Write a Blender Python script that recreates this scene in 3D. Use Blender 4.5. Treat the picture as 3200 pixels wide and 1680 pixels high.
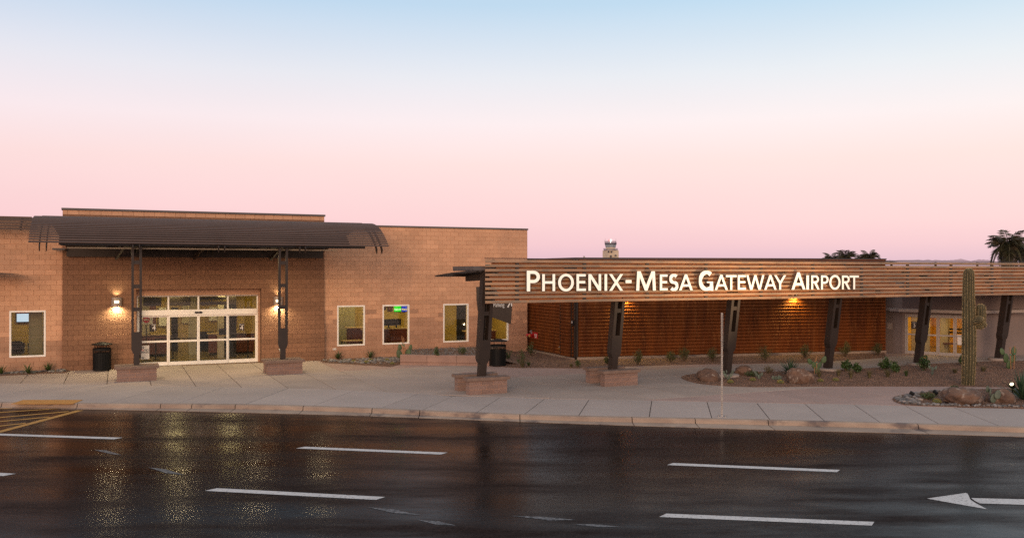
import bpy, bmesh, math, random
import numpy as np
from mathutils import Vector, Matrix
from mathutils.geometry import tessellate_polygon
R = math.radians
random.seed(7); rng = np.random.default_rng(7)
SC = bpy.context.scene
COL = SC.collection
for o in list(bpy.data.objects): bpy.data.objects.remove(o)

# ------------------------------------------------------------------ camera
CAM_H, FPX, HORIZ = 4.0, 2749.0, 848.0          # metres, focal length and horizon row for a 3200 x 1680 frame
cam = bpy.data.cameras.new('camera'); camo = bpy.data.objects.new('camera', cam); COL.objects.link(camo)
camo.location = (0, 0, CAM_H); camo.rotation_euler = (R(90), 0, 0)
cam.sensor_width = 36.0; cam.lens = 36.0*FPX/3200.0; cam.shift_y = (HORIZ-840.0)/3200.0
cam.clip_start = 0.1; cam.clip_end = 20000
SC.camera = camo

# ------------------------------------------------------------------ colour management
SC.view_settings.view_transform = 'Standard'; SC.view_settings.look = 'None'
SC.cycles.use_denoising = False; SC.cycles.use_adaptive_sampling = False; SC.cycles.sample_clamp_indirect = 0.6
SC.view_settings.exposure = 0.0; SC.view_settings.gamma = 1.0; SC.view_settings.use_curve_mapping = False

# ------------------------------------------------------------------ dusk sky
def lin(r, g, b):
    f = lambda c: ((c/255.0+0.055)/1.055)**2.4 if c > 10 else c/255.0/12.92
    return (f(r), f(g), f(b), 1.0)
W = bpy.data.worlds.new('World'); SC.world = W; W.use_nodes = True
nt = W.node_tree; nt.nodes.clear()
def N(t, **k):
    n = nt.nodes.new(t)
    for a, b in k.items(): setattr(n, a, b)
    return n
tc = N('ShaderNodeTexCoord'); nrm = N('ShaderNodeVectorMath', operation='NORMALIZE'); sep = N('ShaderNodeSeparateXYZ')
nt.links.new(tc.outputs['Generated'], nrm.inputs[0]); nt.links.new(nrm.outputs[0], sep.inputs[0])
ramp = N('ShaderNodeValToRGB'); nt.links.new(sep.outputs['Z'], ramp.inputs[0])
cr = ramp.color_ramp
stops = [(0.0, lin(218,188,207)), (0.014, lin(233,197,209)), (0.03, lin(247,207,213)), (0.055, lin(254,217,218)), (0.12, lin(255,230,227)),
         (0.165, lin(252,241,243)), (0.215, lin(234,239,246)), (0.29, lin(193,222,244)), (0.45, lin(190,206,222)), (1.0, lin(198,196,200))]
cr.elements[0].position = stops[0][0]; cr.elements[0].color = stops[0][1]
cr.elements[1].position = 1.0; cr.elements[1].color = stops[-1][1]
for p, c in stops[1:-1]:
    e = cr.elements.new(p); e.color = c
# soft uneven tint of the dusk sky (large slow noise), slightly rosier to the west side
nz = N('ShaderNodeTexNoise'); nz.inputs['Scale'].default_value = 2.2; nz.inputs['Detail'].default_value = 2.0
mp = N('ShaderNodeMapping'); mp.inputs['Scale'].default_value = (1.0, 1.0, 5.0)
nt.links.new(nrm.outputs[0], mp.inputs[0]); nt.links.new(mp.outputs[0], nz.inputs['Vector'])
tint = N('ShaderNodeMixRGB', blend_type='MULTIPLY'); tint.inputs[0].default_value = 1.0
tr = N('ShaderNodeMapRange'); tr.inputs['From Min'].default_value = -0.6; tr.inputs['From Max'].default_value = 0.6
tr.inputs['To Min'].default_value = 0.0; tr.inputs['To Max'].default_value = 1.0
nt.links.new(sep.outputs['X'], tr.inputs['Value'])
tx = N('ShaderNodeMixRGB'); tx.inputs[1].default_value = (0.985, 0.925, 0.945, 1); tx.inputs[2].default_value = (1.03, 1.035, 1.0, 1)
nt.links.new(tr.outputs[0], tx.inputs[0])
nt.links.new(ramp.outputs[0], tint.inputs[1]); nt.links.new(tx.outputs[0], tint.inputs[2])
nm = N('ShaderNodeMapRange'); nm.inputs['To Min'].default_value = 0.97; nm.inputs['To Max'].default_value = 1.03
nt.links.new(nz.outputs[0], nm.inputs['Value'])
t2 = N('ShaderNodeVectorMath', operation='SCALE'); nt.links.new(tint.outputs[0], t2.inputs[0]); nt.links.new(nm.outputs[0], t2.inputs['Scale'])
# afterglow low over the horizon behind the camera, where the sun has set
g1 = N('ShaderNodeMath', operation='MULTIPLY'); g1.inputs[1].default_value = -1.0; nt.links.new(sep.outputs['Y'], g1.inputs[0])
g1b = N('ShaderNodeMath', operation='MAXIMUM'); g1b.inputs[1].default_value = 0.0; nt.links.new(g1.outputs[0], g1b.inputs[0])
g2 = N('ShaderNodeMath', operation='POWER'); g2.inputs[1].default_value = 2.0; nt.links.new(g1b.outputs[0], g2.inputs[0])
g3 = N('ShaderNodeMath', operation='ABSOLUTE'); nt.links.new(sep.outputs['Z'], g3.inputs[0])
g4 = N('ShaderNodeMath', operation='MULTIPLY'); g4.inputs[1].default_value = -5.0; nt.links.new(g3.outputs[0], g4.inputs[0])
g5 = N('ShaderNodeMath', operation='EXPONENT'); nt.links.new(g4.outputs[0], g5.inputs[0])
g6 = N('ShaderNodeMath', operation='MULTIPLY'); nt.links.new(g2.outputs[0], g6.inputs[0]); nt.links.new(g5.outputs[0], g6.inputs[1])
gc = N('ShaderNodeVectorMath', operation='SCALE'); gc.inputs[0].default_value = (1.25, 0.58, 0.28); nt.links.new(g6.outputs[0], gc.inputs['Scale'])
ga = N('ShaderNodeVectorMath', operation='ADD'); nt.links.new(t2.outputs[0], ga.inputs[0]); nt.links.new(gc.outputs[0], ga.inputs[1])
bg = N('ShaderNodeBackground'); bg.inputs[1].default_value = 1.0; wo = N('ShaderNodeOutputWorld')
nt.links.new(ga.outputs[0], bg.inputs[0]); nt.links.new(bg.outputs[0], wo.inputs[0])

# ------------------------------------------------------------------ last warm light of the set sun (one sun, very soft)
sl = bpy.data.lights.new('sun', 'SUN'); sl.energy = 1.55; sl.angle = R(25); sl.color = (1.0, 0.66, 0.42)
so = bpy.data.objects.new('sun', sl); COL.objects.link(so)
so.rotation_euler = (R(79), 0, R(-10))

# ================================================================== helpers
def G(px, py, z=0.0):
    Z = (CAM_H-z)*FPX/(py-HORIZ)
    return Vector(((px-1600.0)/FPX*Z, Z, z))
class Frame:
    def __init__(s, o, ang):
        s.o = Vector((o[0], o[1])); s.a = ang
        s.u = Vector((math.cos(ang), math.sin(ang))); s.n = Vector((math.sin(ang), -math.cos(ang)))
    def p(s, a, d, z):
        q = s.o + s.u*a + s.n*d
        return Vector((q.x, q.y, z))
    def s_at(s, px, d=0.0):
        k = (px-1600.0)/FPX; q = s.o + s.n*d
        return (k*q.y - q.x)/(s.u.x - k*s.u.y)
    def sz(s, px, py, d=0.0):
        a = s.s_at(px, d); Y = (s.o + s.u*a + s.n*d).y
        return a, CAM_H + (HORIZ-py)*Y/FPX
ANG = R(24.2)
FA = Frame((-8.52, 39.84), ANG)                       # terminal facade: s along the wall, d outwards, s=0 at the right edge of the entry block
FB = Frame((-1.05, 29.4), ANG)                        # line of the slatted canopy posts
XY = Frame((0, 0), 0.0)                               # n = -Y

ORG = {}
class MB:
    """collects geometry of ONE part"""
    def __init__(s): s.v = []; s.f = []; s.m = []; s.mi = 0
    def add(s, vs, fs):
        b = len(s.v); s.v.extend([tuple(x) for x in vs]); s.f.extend([tuple(b+i for i in f) for f in fs]); s.m.extend([s.mi]*len(fs))
    def hexa(s, p):   # 8 points: bottom 4 ccw, top 4
        s.add(p, [(0,3,2,1),(4,5,6,7),(0,1,5,4),(1,2,6,5),(2,3,7,6),(3,0,4,7)])
    def box(s, x0, x1, y0, y1, z0, z1):
        s.hexa([(x0,y0,z0),(x1,y0,z0),(x1,y1,z0),(x0,y1,z0),(x0,y0,z1),(x1,y0,z1),(x1,y1,z1),(x0,y1,z1)])
    def fbox(s, F, a0, a1, d0, d1, z0, z1):
        P = F.p
        s.hexa([P(a0,d1,z0),P(a1,d1,z0),P(a1,d0,z0),P(a0,d0,z0),P(a0,d1,z1),P(a1,d1,z1),P(a1,d0,z1),P(a0,d0,z1)])
    def bar(s, p, q, w, h, up=(0,0,1)):
        p = Vector(p); q = Vector(q); d = (q-p).normalized(); up = Vector(up)
        x = d.cross(up)
        if x.length < 1e-4: x = d.cross(Vector((1,0,0)))
        x.normalize(); y = x.cross(d)
        x = x*w/2; y = y*h/2
        s.hexa([p-x-y,p+x-y,p+x+y,p-x+y,q-x-y,q+x-y,q+x+y,q-x+y])
    def tube(s, pts, r, n=8, cap=True):
        pts = [Vector(p) for p in pts]; rr = r if isinstance(r, (list, tuple)) else [r]*len(pts)
        rings = []
        ref = Vector((0.13,0.21,1.0)).normalized()
        for i, p in enumerate(pts):
            d = (pts[min(i+1,len(pts)-1)]-pts[max(i-1,0)]).normalized()
            x = d.cross(ref)
            if x.length < 0.05: x = d.cross(Vector((1,0,0)))
            x.normalize(); y = d.cross(x)
            rings.append([p+(x*math.cos(2*math.pi*k/n)+y*math.sin(2*math.pi*k/n))*rr[i] for k in range(n)])
        vs = [v for rg in rings for v in rg]; fs = []
        for i in range(len(pts)-1):
            for k in range(n):
                a = i*n+k; b = i*n+(k+1)%n
                fs.append((a,b,b+n,a+n))
        if cap:
            fs.append(tuple(range(n))[::-1]); fs.append(tuple(range((len(pts)-1)*n, len(pts)*n)))
        s.add(vs, fs)
    def lathe(s, prof, n=20, c=(0,0,0), cap=True):
        vs = []; fs = []
        for r, z in prof:
            for k in range(n):
                a = 2*math.pi*k/n; vs.append((c[0]+r*math.cos(a), c[1]+r*math.sin(a), c[2]+z))
        for i in range(len(prof)-1):
            for k in range(n):
                a = i*n+k; b = i*n+(k+1)%n; fs.append((a,b,b+n,a+n))
        if cap:
            fs.append(tuple(range(n))[::-1]); fs.append(tuple(range((len(prof)-1)*n, len(prof)*n)))
        s.add(vs, fs)
    def poly(s, outer, holes, fn, t0, t1):
        """flat outline (2-D) with holes, extruded; fn(x, y, t) gives the 3-D point, t1 is the front"""
        loops = [outer]+list(holes)
        tri = tessellate_polygon([[Vector((a,b,0)) for a,b in L] for L in loops])
        flat = [p for L in loops for p in L]; n = len(flat)
        vs = [fn(a,b,t1) for a,b in flat]+[fn(a,b,t0) for a,b in flat]
        fs = []
        for t in tri:
            a, b, c = [flat[i] for i in t]
            ccw = (b[0]-a[0])*(c[1]-a[1])-(b[1]-a[1])*(c[0]-a[0]) > 0
            t = tuple(t) if ccw else tuple(t)[::-1]
            fs.append(t)
            if t0 != t1: fs.append(tuple(i+n for i in t)[::-1])
        if t0 != t1:
            k = 0
            for L in loops:
                m = len(L)
                for i in range(m):
                    a = k+i; b = k+(i+1)%m; fs.append((a, a+n, b+n, b))
                k += m
        s.add(vs, fs)
    def mesh(s, name, mats, off=(0,0,0)):
        me = bpy.data.meshes.new(name)
        o = Vector(off)
        me.from_pydata([(v[0]-o.x, v[1]-o.y, v[2]-o.z) for v in s.v], [], s.f)
        mats = mats if isinstance(mats, (list, tuple)) else [mats]
        for m in mats: me.materials.append(m)
        if len(mats) > 1: me.polygons.foreach_set('material_index', s.m)
        return me
    def build(s, name, mats, parent=None, smooth=False, fix=False, **props):
        off = ORG.get(parent.name, (0,0,0)) if parent else (0,0,0)
        me = s.mesh(name, mats, off)
        if fix:
            bm = bmesh.new(); bm.from_mesh(me); bmesh.ops.recalc_face_normals(bm, faces=bm.faces); bm.to_mesh(me); bm.free()
        if smooth: me.polygons.foreach_set('use_smooth', [True]*len(me.polygons))
        o = bpy.data.objects.new(name, me); COL.objects.link(o)
        if parent: o.parent = parent; ORG[o.name] = off
        for k, v in props.items(): o[k] = v
        return o
def link(name, me, parent=None, loc=(0,0,0), rot=(0,0,0), scale=(1,1,1), **props):
    o = bpy.data.objects.new(name, me); COL.objects.link(o)
    o.location = loc; o.rotation_euler = rot; o.scale = scale
    if parent: o.parent = parent
    for k, v in props.items(): o[k] = v
    return o
def thing(name, label, cat, loc=(0,0,0), rz=0.0, group=None, local=False):
    """an Empty at the base of a thing; local=True: its parts are modelled in its own coordinates"""
    o = bpy.data.objects.new(name, None); COL.objects.link(o); o.location = loc; o.rotation_euler = (0,0,rz)
    o['label'] = label; o['category'] = cat
    if group: o['group'] = group
    ORG[o.name] = (0,0,0) if local else tuple(loc)
    return o
def tag(o, label, cat, group=None):
    o['label'] = label; o['category'] = cat
    if group: o['group'] = group
    return o
def copy_tree(o, parent=None):
    c = o.copy(); COL.objects.link(c); c.parent = parent
    for ch in list(o.children): copy_tree(ch, c)
    return c
def clone(o, loc, rz=None, label=None, scale=None):
    c = copy_tree(o); c.location = loc
    if rz is not None: c.rotation_euler.z = rz
    if scale: c.scale = (scale,)*3 if not isinstance(scale, tuple) else scale
    if label: c['label'] = label
    return c

# ------------------------------------------------------------------ materials
def material(name, col, rough=0.6, metal=0.0, col2=None, nscale=3.0, ncontrast=(0.35,0.65), bump=None, rand=0.0, stretch=(1,1,1), emis=None, spec=0.5,
             course=None, col3=None, n3=12.0, detail=5.0, coat=0.0):
    m = bpy.data.materials.new(name); m.use_nodes = True; t = m.node_tree; b = t.nodes['Principled BSDF']
    L = t.links.new
    b.inputs['Roughness'].default_value = rough; b.inputs['Metallic'].default_value = metal; b.inputs['Specular IOR Level'].default_value = spec
    b.inputs['Coat Weight'].default_value = coat
    c4 = lambda c: (c[0], c[1], c[2], 1.0)
    b.inputs['Base Color'].default_value = c4(col)
    geo = t.nodes.new('ShaderNodeNewGeometry'); mp = t.nodes.new('ShaderNodeMapping'); mp.inputs['Scale'].default_value = stretch
    L(geo.outputs['Position'], mp.inputs[0]); vec = mp.outputs[0]; cur = None
    def noise(sc, det=detail):
        n = t.nodes.new('ShaderNodeTexNoise'); n.inputs['Scale'].default_value = sc; n.inputs['Detail'].default_value = det; n.inputs['Roughness'].default_value = 0.6
        L(vec, n.inputs['Vector']); return n.outputs[0]
    def maprange(s, a, b_, c=0.0, d=1.0):
        n = t.nodes.new('ShaderNodeMapRange'); n.inputs['From Min'].default_value = a; n.inputs['From Max'].default_value = b_
        n.inputs['To Min'].default_value = c; n.inputs['To Max'].default_value = d; L(s, n.inputs['Value']); return n.outputs[0]
    if col2:
        mx = t.nodes.new('ShaderNodeMixRGB'); mx.inputs[1].default_value = c4(col); mx.inputs[2].default_value = c4(col2)
        L(maprange(noise(nscale), *ncontrast), mx.inputs[0]); cur = mx.outputs[0]
    if col3:
        mx = t.nodes.new('ShaderNodeMixRGB'); mx.inputs[2].default_value = c4(col3)
        if cur: L(cur, mx.inputs[1])
        else: mx.inputs[1].default_value = c4(col)
        L(maprange(noise(n3), 0.56, 0.66), mx.inputs[0]); cur = mx.outputs[0]
    if course:                                   # colour that changes from block course to block course
        h, amt = course
        sp = t.nodes.new('ShaderNodeSeparateXYZ'); L(geo.outputs['Position'], sp.inputs[0])
        d = t.nodes.new('ShaderNodeMath'); d.operation = 'DIVIDE'; d.inputs[1].default_value = h; L(sp.outputs['Z'], d.inputs[0])
        fl = t.nodes.new('ShaderNodeMath'); fl.operation = 'FLOOR'; L(d.outputs[0], fl.inputs[0])
        wn = t.nodes.new('ShaderNodeTexWhiteNoise'); wn.noise_dimensions = '1D'; L(fl.outputs[0], wn.inputs['W'])
        v = maprange(wn.outputs['Value'], 0, 1, 1-amt, 1+amt)
        hs = t.nodes.new('ShaderNodeHueSaturation'); L(v, hs.inputs['Value'])
        if cur: L(cur, hs.inputs['Color'])
        else: hs.inputs['Color'].default_value = c4(col)
        cur = hs.outputs[0]
    if rand:
        oi = t.nodes.new('ShaderNodeObjectInfo'); ad = t.nodes.new('ShaderNodeMath'); ad.operation = 'ADD'
        L(oi.outputs['Random'], ad.inputs[0]); L(geo.outputs['Random Per Island'], ad.inputs[1])
        fr = t.nodes.new('ShaderNodeMath'); fr.operation = 'FRACT'; L(ad.outputs[0], fr.inputs[0])
        v = maprange(fr.outputs[0], 0, 1, 1-rand, 1+rand)
        hs = t.nodes.new('ShaderNodeHueSaturation'); L(v, hs.inputs['Value'])
        if cur: L(cur, hs.inputs['Color'])
        else: hs.inputs['Color'].default_value = c4(col)
        cur = hs.outputs[0]
    if cur: L(cur, b.inputs['Base Color'])
    if bump:
        bp = t.nodes.new('ShaderNodeBump'); bp.inputs['Strength'].default_value = bump[1]; bp.inputs['Distance'].default_value = bump[2] if len(bump) > 2 else 0.02
        L(noise(bump[0], 6.0), bp.inputs['Height']); L(bp.outputs[0], b.inputs['Normal'])
    if emis:
        b.inputs['Emission Color'].default_value = c4(emis[0]); b.inputs['Emission Strength'].default_value = emis[1]
    return m
def glass(name, tintc=(0.93,0.95,0.9), base=0.06):
    m = bpy.data.materials.new(name); m.use_nodes = True; t = m.node_tree; t.nodes.clear(); L = t.links.new
    out = t.nodes.new('ShaderNodeOutputMaterial'); mx = t.nodes.new('ShaderNodeMixShader')
    tr_ = t.nodes.new('ShaderNodeBsdfTransparent'); tr_.inputs[0].default_value = (*tintc, 1)
    gl = t.nodes.new('ShaderNodeBsdfGlossy'); gl.inputs['Roughness'].default_value = 0.02; gl.inputs[0].default_value = (0.9,0.95,0.95,1)
    fr = t.nodes.new('ShaderNodeFresnel'); fr.inputs[0].default_value = 1.5
    ad = t.nodes.new('ShaderNodeMath'); ad.operation = 'ADD'; ad.inputs[1].default_value = base; L(fr.outputs[0], ad.inputs[0])
    L(ad.outputs[0], mx.inputs[0]); L(tr_.outputs[0], mx.inputs[1]); L(gl.outputs[0], mx.inputs[2]); L(mx.outputs[0], out.inputs[0])
    return m
M = {}
M['block'] = material('tan_concrete_block', (0.61,0.345,0.205), 0.9, col2=(0.53,0.295,0.175), nscale=1.4, bump=(90,0.35,0.01), rand=0.07, course=(0.2032,0.055), col3=(0.56,0.31,0.18), n3=0.9)
M['block_dark'] = material('darker_concrete_block', (0.43,0.242,0.15), 0.92, col2=(0.365,0.205,0.127), nscale=1.2, bump=(90,0.35,0.01), rand=0.07, course=(0.2032,0.07))  # darker tone of the block, used mainly on the lower courses
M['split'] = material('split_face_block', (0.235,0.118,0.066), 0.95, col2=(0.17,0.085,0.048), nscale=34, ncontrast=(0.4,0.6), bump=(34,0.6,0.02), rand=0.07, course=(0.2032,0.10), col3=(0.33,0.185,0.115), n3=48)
M['mortar'] = material('mortar', (0.52,0.285,0.17), 0.95, bump=(60,0.3,0.01))
M['mortar_dark'] = material('dark_mortar', (0.165,0.083,0.047), 0.95, bump=(60,0.3,0.01))
M['bronze'] = material('bronze_painted_steel', (0.022,0.0135,0.009), 0.55, 0.0, col2=(0.032,0.020,0.014), nscale=1.5, bump=(12,0.05))
M['slat_paint'] = material('taupe_painted_slat', (0.098,0.058,0.042), 0.6, 0.0, col2=(0.082,0.049,0.036), nscale=0.9, rand=0.08)
M['coping'] = material('grey_brown_coping', (0.10,0.085,0.08), 0.45)
M['cream'] = material('cream_soffit', (0.42,0.36,0.27), 0.6, col2=(0.34,0.29,0.22), nscale=2)
M['white_frame'] = material('white_window_frame', (0.90,0.86,0.79), 0.4, col2=(0.82,0.78,0.71), nscale=4)
M['grey_frame'] = material('grey_aluminium_frame', (0.36,0.33,0.31), 0.4)
M['glass'] = glass('window_glass', base=0.03)
M['rust_slat'] = material('weathered_steel_slat', (0.40,0.245,0.145), 0.55, 0.1, col2=(0.255,0.185,0.125), nscale=1.1, ncontrast=(0.42,0.58), stretch=(1,1,4), bump=(25,0.25,0.01), rand=0.15, col3=(0.45,0.25,0.11), n3=5)
M['rust_lip'] = material('orange_rust', (0.40,0.135,0.03), 0.75, 0.0, col2=(0.24,0.075,0.022), nscale=4, stretch=(1,1,3), bump=(30,0.3,0.01), rand=0.15)
M['rust_wall'] = material('corrugated_rust_wall', (0.185,0.052,0.009), 0.65, 0.0, spec=0.2, col2=(0.10,0.027,0.006), nscale=1.3, ncontrast=(0.35,0.65), stretch=(2.2,2.2,0.35), bump=(18,0.25,0.01), rand=0.10, col3=(0.21,0.075,0.02), n3=4)
M['concrete'] = material('pavement_concrete', (0.385,0.305,0.255), 0.85, col2=(0.31,0.245,0.205), nscale=0.7, ncontrast=(0.3,0.7), bump=(70,0.22,0.006), rand=0.06, col3=(0.34,0.27,0.22), n3=6)
M['concrete_red'] = material('reddish_pavement_concrete', (0.37,0.255,0.215), 0.85, col2=(0.30,0.21,0.178), nscale=0.8, ncontrast=(0.3,0.7), bump=(70,0.22,0.006), rand=0.06)
M['concrete_grey'] = material('grey_front_concrete', (0.40,0.33,0.29), 0.82, col2=(0.335,0.277,0.245), nscale=0.6, ncontrast=(0.3,0.7), bump=(70,0.2,0.006), rand=0.05, col3=(0.36,0.295,0.26), n3=5)
M['joint'] = material('pavement_joint', (0.07,0.055,0.048), 0.95)
M['kerb'] = material('kerb_concrete', (0.35,0.265,0.20), 0.85, col2=(0.26,0.19,0.145), nscale=1.3, ncontrast=(0.35,0.65), bump=(50,0.25,0.008), rand=0.06, col3=(0.13,0.10,0.09), n3=0.9, stretch=(1,1,2))
M['planter'] = material('pink_cast_concrete', (0.33,0.21,0.165), 0.85, col2=(0.25,0.16,0.13), nscale=1.5, bump=(60,0.2,0.006), rand=0.05)
M['bench_block'] = material('bench_split_block', (0.27,0.18,0.145), 0.93, col2=(0.17,0.105,0.085), nscale=60, ncontrast=(0.42,0.58), bump=(45,0.9,0.02), rand=0.1, col3=(0.42,0.29,0.24), n3=90)
M['bench_cap'] = material('bench_cap_stone', (0.205,0.135,0.10), 0.8, col2=(0.16,0.105,0.08), nscale=5, bump=(60,0.2,0.006))
M['black_metal'] = material('black_coated_metal', (0.007,0.007,0.007), 0.6, spec=0.2)
M['galv'] = material('galvanised_steel', (0.33,0.32,0.31), 0.5, 0.4, col2=(0.26,0.25,0.25), nscale=9)
M['hole'] = material('dark_hole', (0.01,0.01,0.01), 0.9)
M['white_paint'] = material('worn_white_road_paint', (0.62,0.60,0.58), 0.6, col2=(0.50,0.48,0.465), nscale=6, ncontrast=(0.3,0.7), bump=(60,0.4,0.01), col3=(0.20,0.19,0.185), n3=22)
M['yellow_paint'] = material('worn_yellow_road_paint', (0.50,0.25,0.04), 0.6, col2=(0.34,0.17,0.035), nscale=7, bump=(60,0.4,0.01))
M['mat'] = material('amber_warning_mat', (0.50,0.24,0.05), 0.7, col2=(0.42,0.20,0.045), nscale=4)
M['gravel'] = material('brown_gravel', (0.18,0.105,0.07), 0.95, col2=(0.11,0.062,0.042), nscale=25, bump=(50,1.0,0.03), rand=0.0, col3=(0.28,0.19,0.14), n3=40)
M['gravel_bit'] = material('gravel_stone', (0.21,0.125,0.085), 0.9, col2=(0.14,0.082,0.056), nscale=2, rand=0.45)
M['cobble'] = material('river_cobble', (0.19,0.17,0.155), 0.75, col2=(0.12,0.115,0.115), nscale=3, rand=0.5, bump=(30,0.3,0.01), col3=(0.27,0.20,0.155), n3=2.3)
M['boulder'] = material('desert_boulder', (0.165,0.095,0.062), 0.9, col2=(0.095,0.058,0.043), nscale=2.6, ncontrast=(0.38,0.62), bump=(9,0.9,0.06), col3=(0.29,0.225,0.18), n3=5)
M['green'] = material('green_leaf', (0.055,0.085,0.016), 0.55, col2=(0.032,0.055,0.012), nscale=6, rand=0.35)
M['bright_green'] = material('bright_green_leaf', (0.045,0.09,0.018), 0.5, col2=(0.025,0.055,0.012), nscale=6, rand=0.35)
M['olive'] = material('olive_creosote_leaf', (0.075,0.085,0.014), 0.6, col2=(0.045,0.055,0.012), nscale=6, rand=0.4)
M['dry_grass'] = material('dry_bunch_grass', (0.14,0.115,0.05), 0.8, col2=(0.09,0.08,0.035), nscale=8, rand=0.4)
M['yucca'] = material('yucca_leaf', (0.035,0.075,0.035), 0.5, col2=(0.025,0.05,0.03), nscale=5, rand=0.25)
M['pad'] = material('prickly_pear_pad', (0.07,0.115,0.04), 0.6, col2=(0.045,0.08,0.03), nscale=7, rand=0.2, bump=(40,0.3,0.01))
M['pad_grey'] = material('blue_grey_pear_pad', (0.10,0.13,0.09), 0.6, col2=(0.07,0.09,0.065), nscale=7, rand=0.2, bump=(40,0.3,0.01))
M['saguaro'] = material('saguaro_skin', (0.07,0.062,0.026), 0.7, col2=(0.05,0.043,0.02), nscale=3, bump=(30,0.3,0.01))
M['spine'] = material('pale_spines', (0.50,0.38,0.19), 0.7)
M['barrel'] = material('barrel_cactus_skin', (0.07,0.085,0.025), 0.7)
M['gold'] = material('golden_spines', (0.42,0.30,0.06), 0.7, rand=0.2)
M['wood'] = material('lodge_pole_stake', (0.36,0.18,0.08), 0.8, col2=(0.28,0.14,0.06), nscale=10)
M['tie'] = material('green_tape', (0.02,0.16,0.09), 0.6)
M['stem'] = material('shrub_stem', (0.11,0.075,0.045), 0.85)
M['flower'] = material('orange_flower', (0.75,0.33,0.02), 0.6)
M['palm'] = material('palm_leaflet', (0.045,0.05,0.018), 0.6, col2=(0.08,0.055,0.03), nscale=1.5, rand=0.35)
M['trunk'] = material('palm_trunk', (0.14,0.10,0.075), 0.9, bump=(8,0.8,0.05))
M['plaster'] = material('mauve_grey_plaster', (0.225,0.172,0.152), 0.9, col2=(0.19,0.147,0.13), nscale=0.7, bump=(40,0.25,0.008))
M['plaster_dark'] = material('brown_fascia_plaster', (0.12,0.085,0.078), 0.9)
M['canopy_pale'] = material('pale_canopy_edge', (0.36,0.30,0.26), 0.8)
M['dark_roof'] = material('dark_flat_roof', (0.05,0.042,0.045), 0.8)
M['sign_dark'] = material('dark_brown_sign_panel', (0.045,0.03,0.022), 0.5, col2=(0.036,0.024,0.018), nscale=3)
M['letter_white'] = material('white_vinyl_letter', (0.75,0.72,0.68), 0.5)
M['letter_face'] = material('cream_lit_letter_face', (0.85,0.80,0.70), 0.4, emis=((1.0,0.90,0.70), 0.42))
M['letter_side'] = material('bronze_letter_return', (0.13,0.095,0.075), 0.4)
M['tower'] = material('cream_tower_wall', (0.62,0.50,0.37), 0.8, col2=(0.56,0.45,0.33), nscale=0.3)
M['tower_grey'] = material('tower_grey_steel', (0.22,0.19,0.22), 0.6)
M['tower_dark'] = material('tower_dark_band', (0.03,0.025,0.045), 0.6)
M['tower_glass'] = material('tower_cab_glass', (0.28,0.33,0.38), 0.08, spec=0.8)
M['red_light'] = material('red_beacon', (0.5,0.02,0.03), 0.4, emis=((1,0.05,0.05),1.0))
M['white_light'] = material('white_beacon', (0.9,0.9,0.8), 0.4, emis=((1,0.97,0.85),3.0))
M['red'] = material('red_enamel', (0.45,0.015,0.02), 0.4)
M['brass'] = material('brass', (0.65,0.38,0.12), 0.35, 0.8)
M['ochre'] = material('ochre_interior_wall', (0.40,0.27,0.065), 0.8, col2=(0.33,0.22,0.05), nscale=1)
M['olive_wall'] = material('olive_interior_panel', (0.23,0.20,0.10), 0.8)
M['int_floor'] = material('brown_interior_floor', (0.15,0.105,0.05), 0.25, col2=(0.12,0.085,0.04), nscale=2)
M['int_ceiling'] = material('interior_ceiling', (0.40,0.34,0.20), 0.8)
M['maroon'] = material('maroon_wood_counter', (0.11,0.030,0.018), 0.4)
M['desk_top'] = material('tan_desk_top', (0.35,0.24,0.12), 0.4)
M['black'] = material('black_plastic', (0.010,0.009,0.009), 0.5, spec=0.3)
M['orange_wall'] = material('orange_interior_wall', (0.62,0.34,0.05), 0.8)
M['lamp_panel'] = material('ceiling_lamp_panel', (0.8,0.75,0.6), 0.5, emis=((1.0,0.78,0.34), 3.0))
M['lamp_panel_orange'] = material('warm_ceiling_lamp_panel', (0.8,0.7,0.5), 0.5, emis=((1.0,0.66,0.22), 3.0))
M['bulb'] = material('lamp_aperture', (0.9,0.85,0.7), 0.5, emis=((1.0,0.83,0.50), 4.0))
M['sconce'] = material('grey_sconce_shell', (0.30,0.24,0.20), 0.45, 0.2)
M['screen'] = material('tv_screen', (0.1,0.1,0.1), 0.2, emis=((0.62,0.80,1.0), 0.85))
M['green_sign'] = material('green_backlit_sign', (0.02,0.3,0.02), 0.4, emis=((0.02,0.75,0.03), 0.9))
M['blue_sign'] = material('blue_backlit_sign', (0.02,0.05,0.4), 0.4, emis=((0.02,0.06,0.55), 0.7))
M['yellow_glow'] = material('yellow_backlit_letters', (0.9,0.8,0.1), 0.4, emis=((1,0.85,0.08), 0.8))
M['white_glow'] = material('white_backlit_letters', (0.9,0.9,0.9), 0.4, emis=((1,1,0.95), 0.9))
M['paper'] = material('white_notice_paper', (0.68,0.64,0.60), 0.6)
M['print'] = material('black_print', (0.03,0.03,0.03), 0.6)
M['desert'] = material('desert_ground', (0.20,0.15,0.11), 0.95, col2=(0.15,0.115,0.085), nscale=0.05, bump=(2,0.3,0.05))
M['hill'] = material('hazed_far_ridge', (0.62,0.44,0.47), 1.0, col2=(0.56,0.40,0.44), nscale=0.002)  # distant haze put into the ridge colour as pale lilac
for k_ in ('bulb','lamp_panel','lamp_panel_orange','letter_face','screen','green_sign','blue_sign','yellow_glow','white_glow','red_light','white_light'): M[k_].cycles.emission_sampling = 'NONE'
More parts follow.
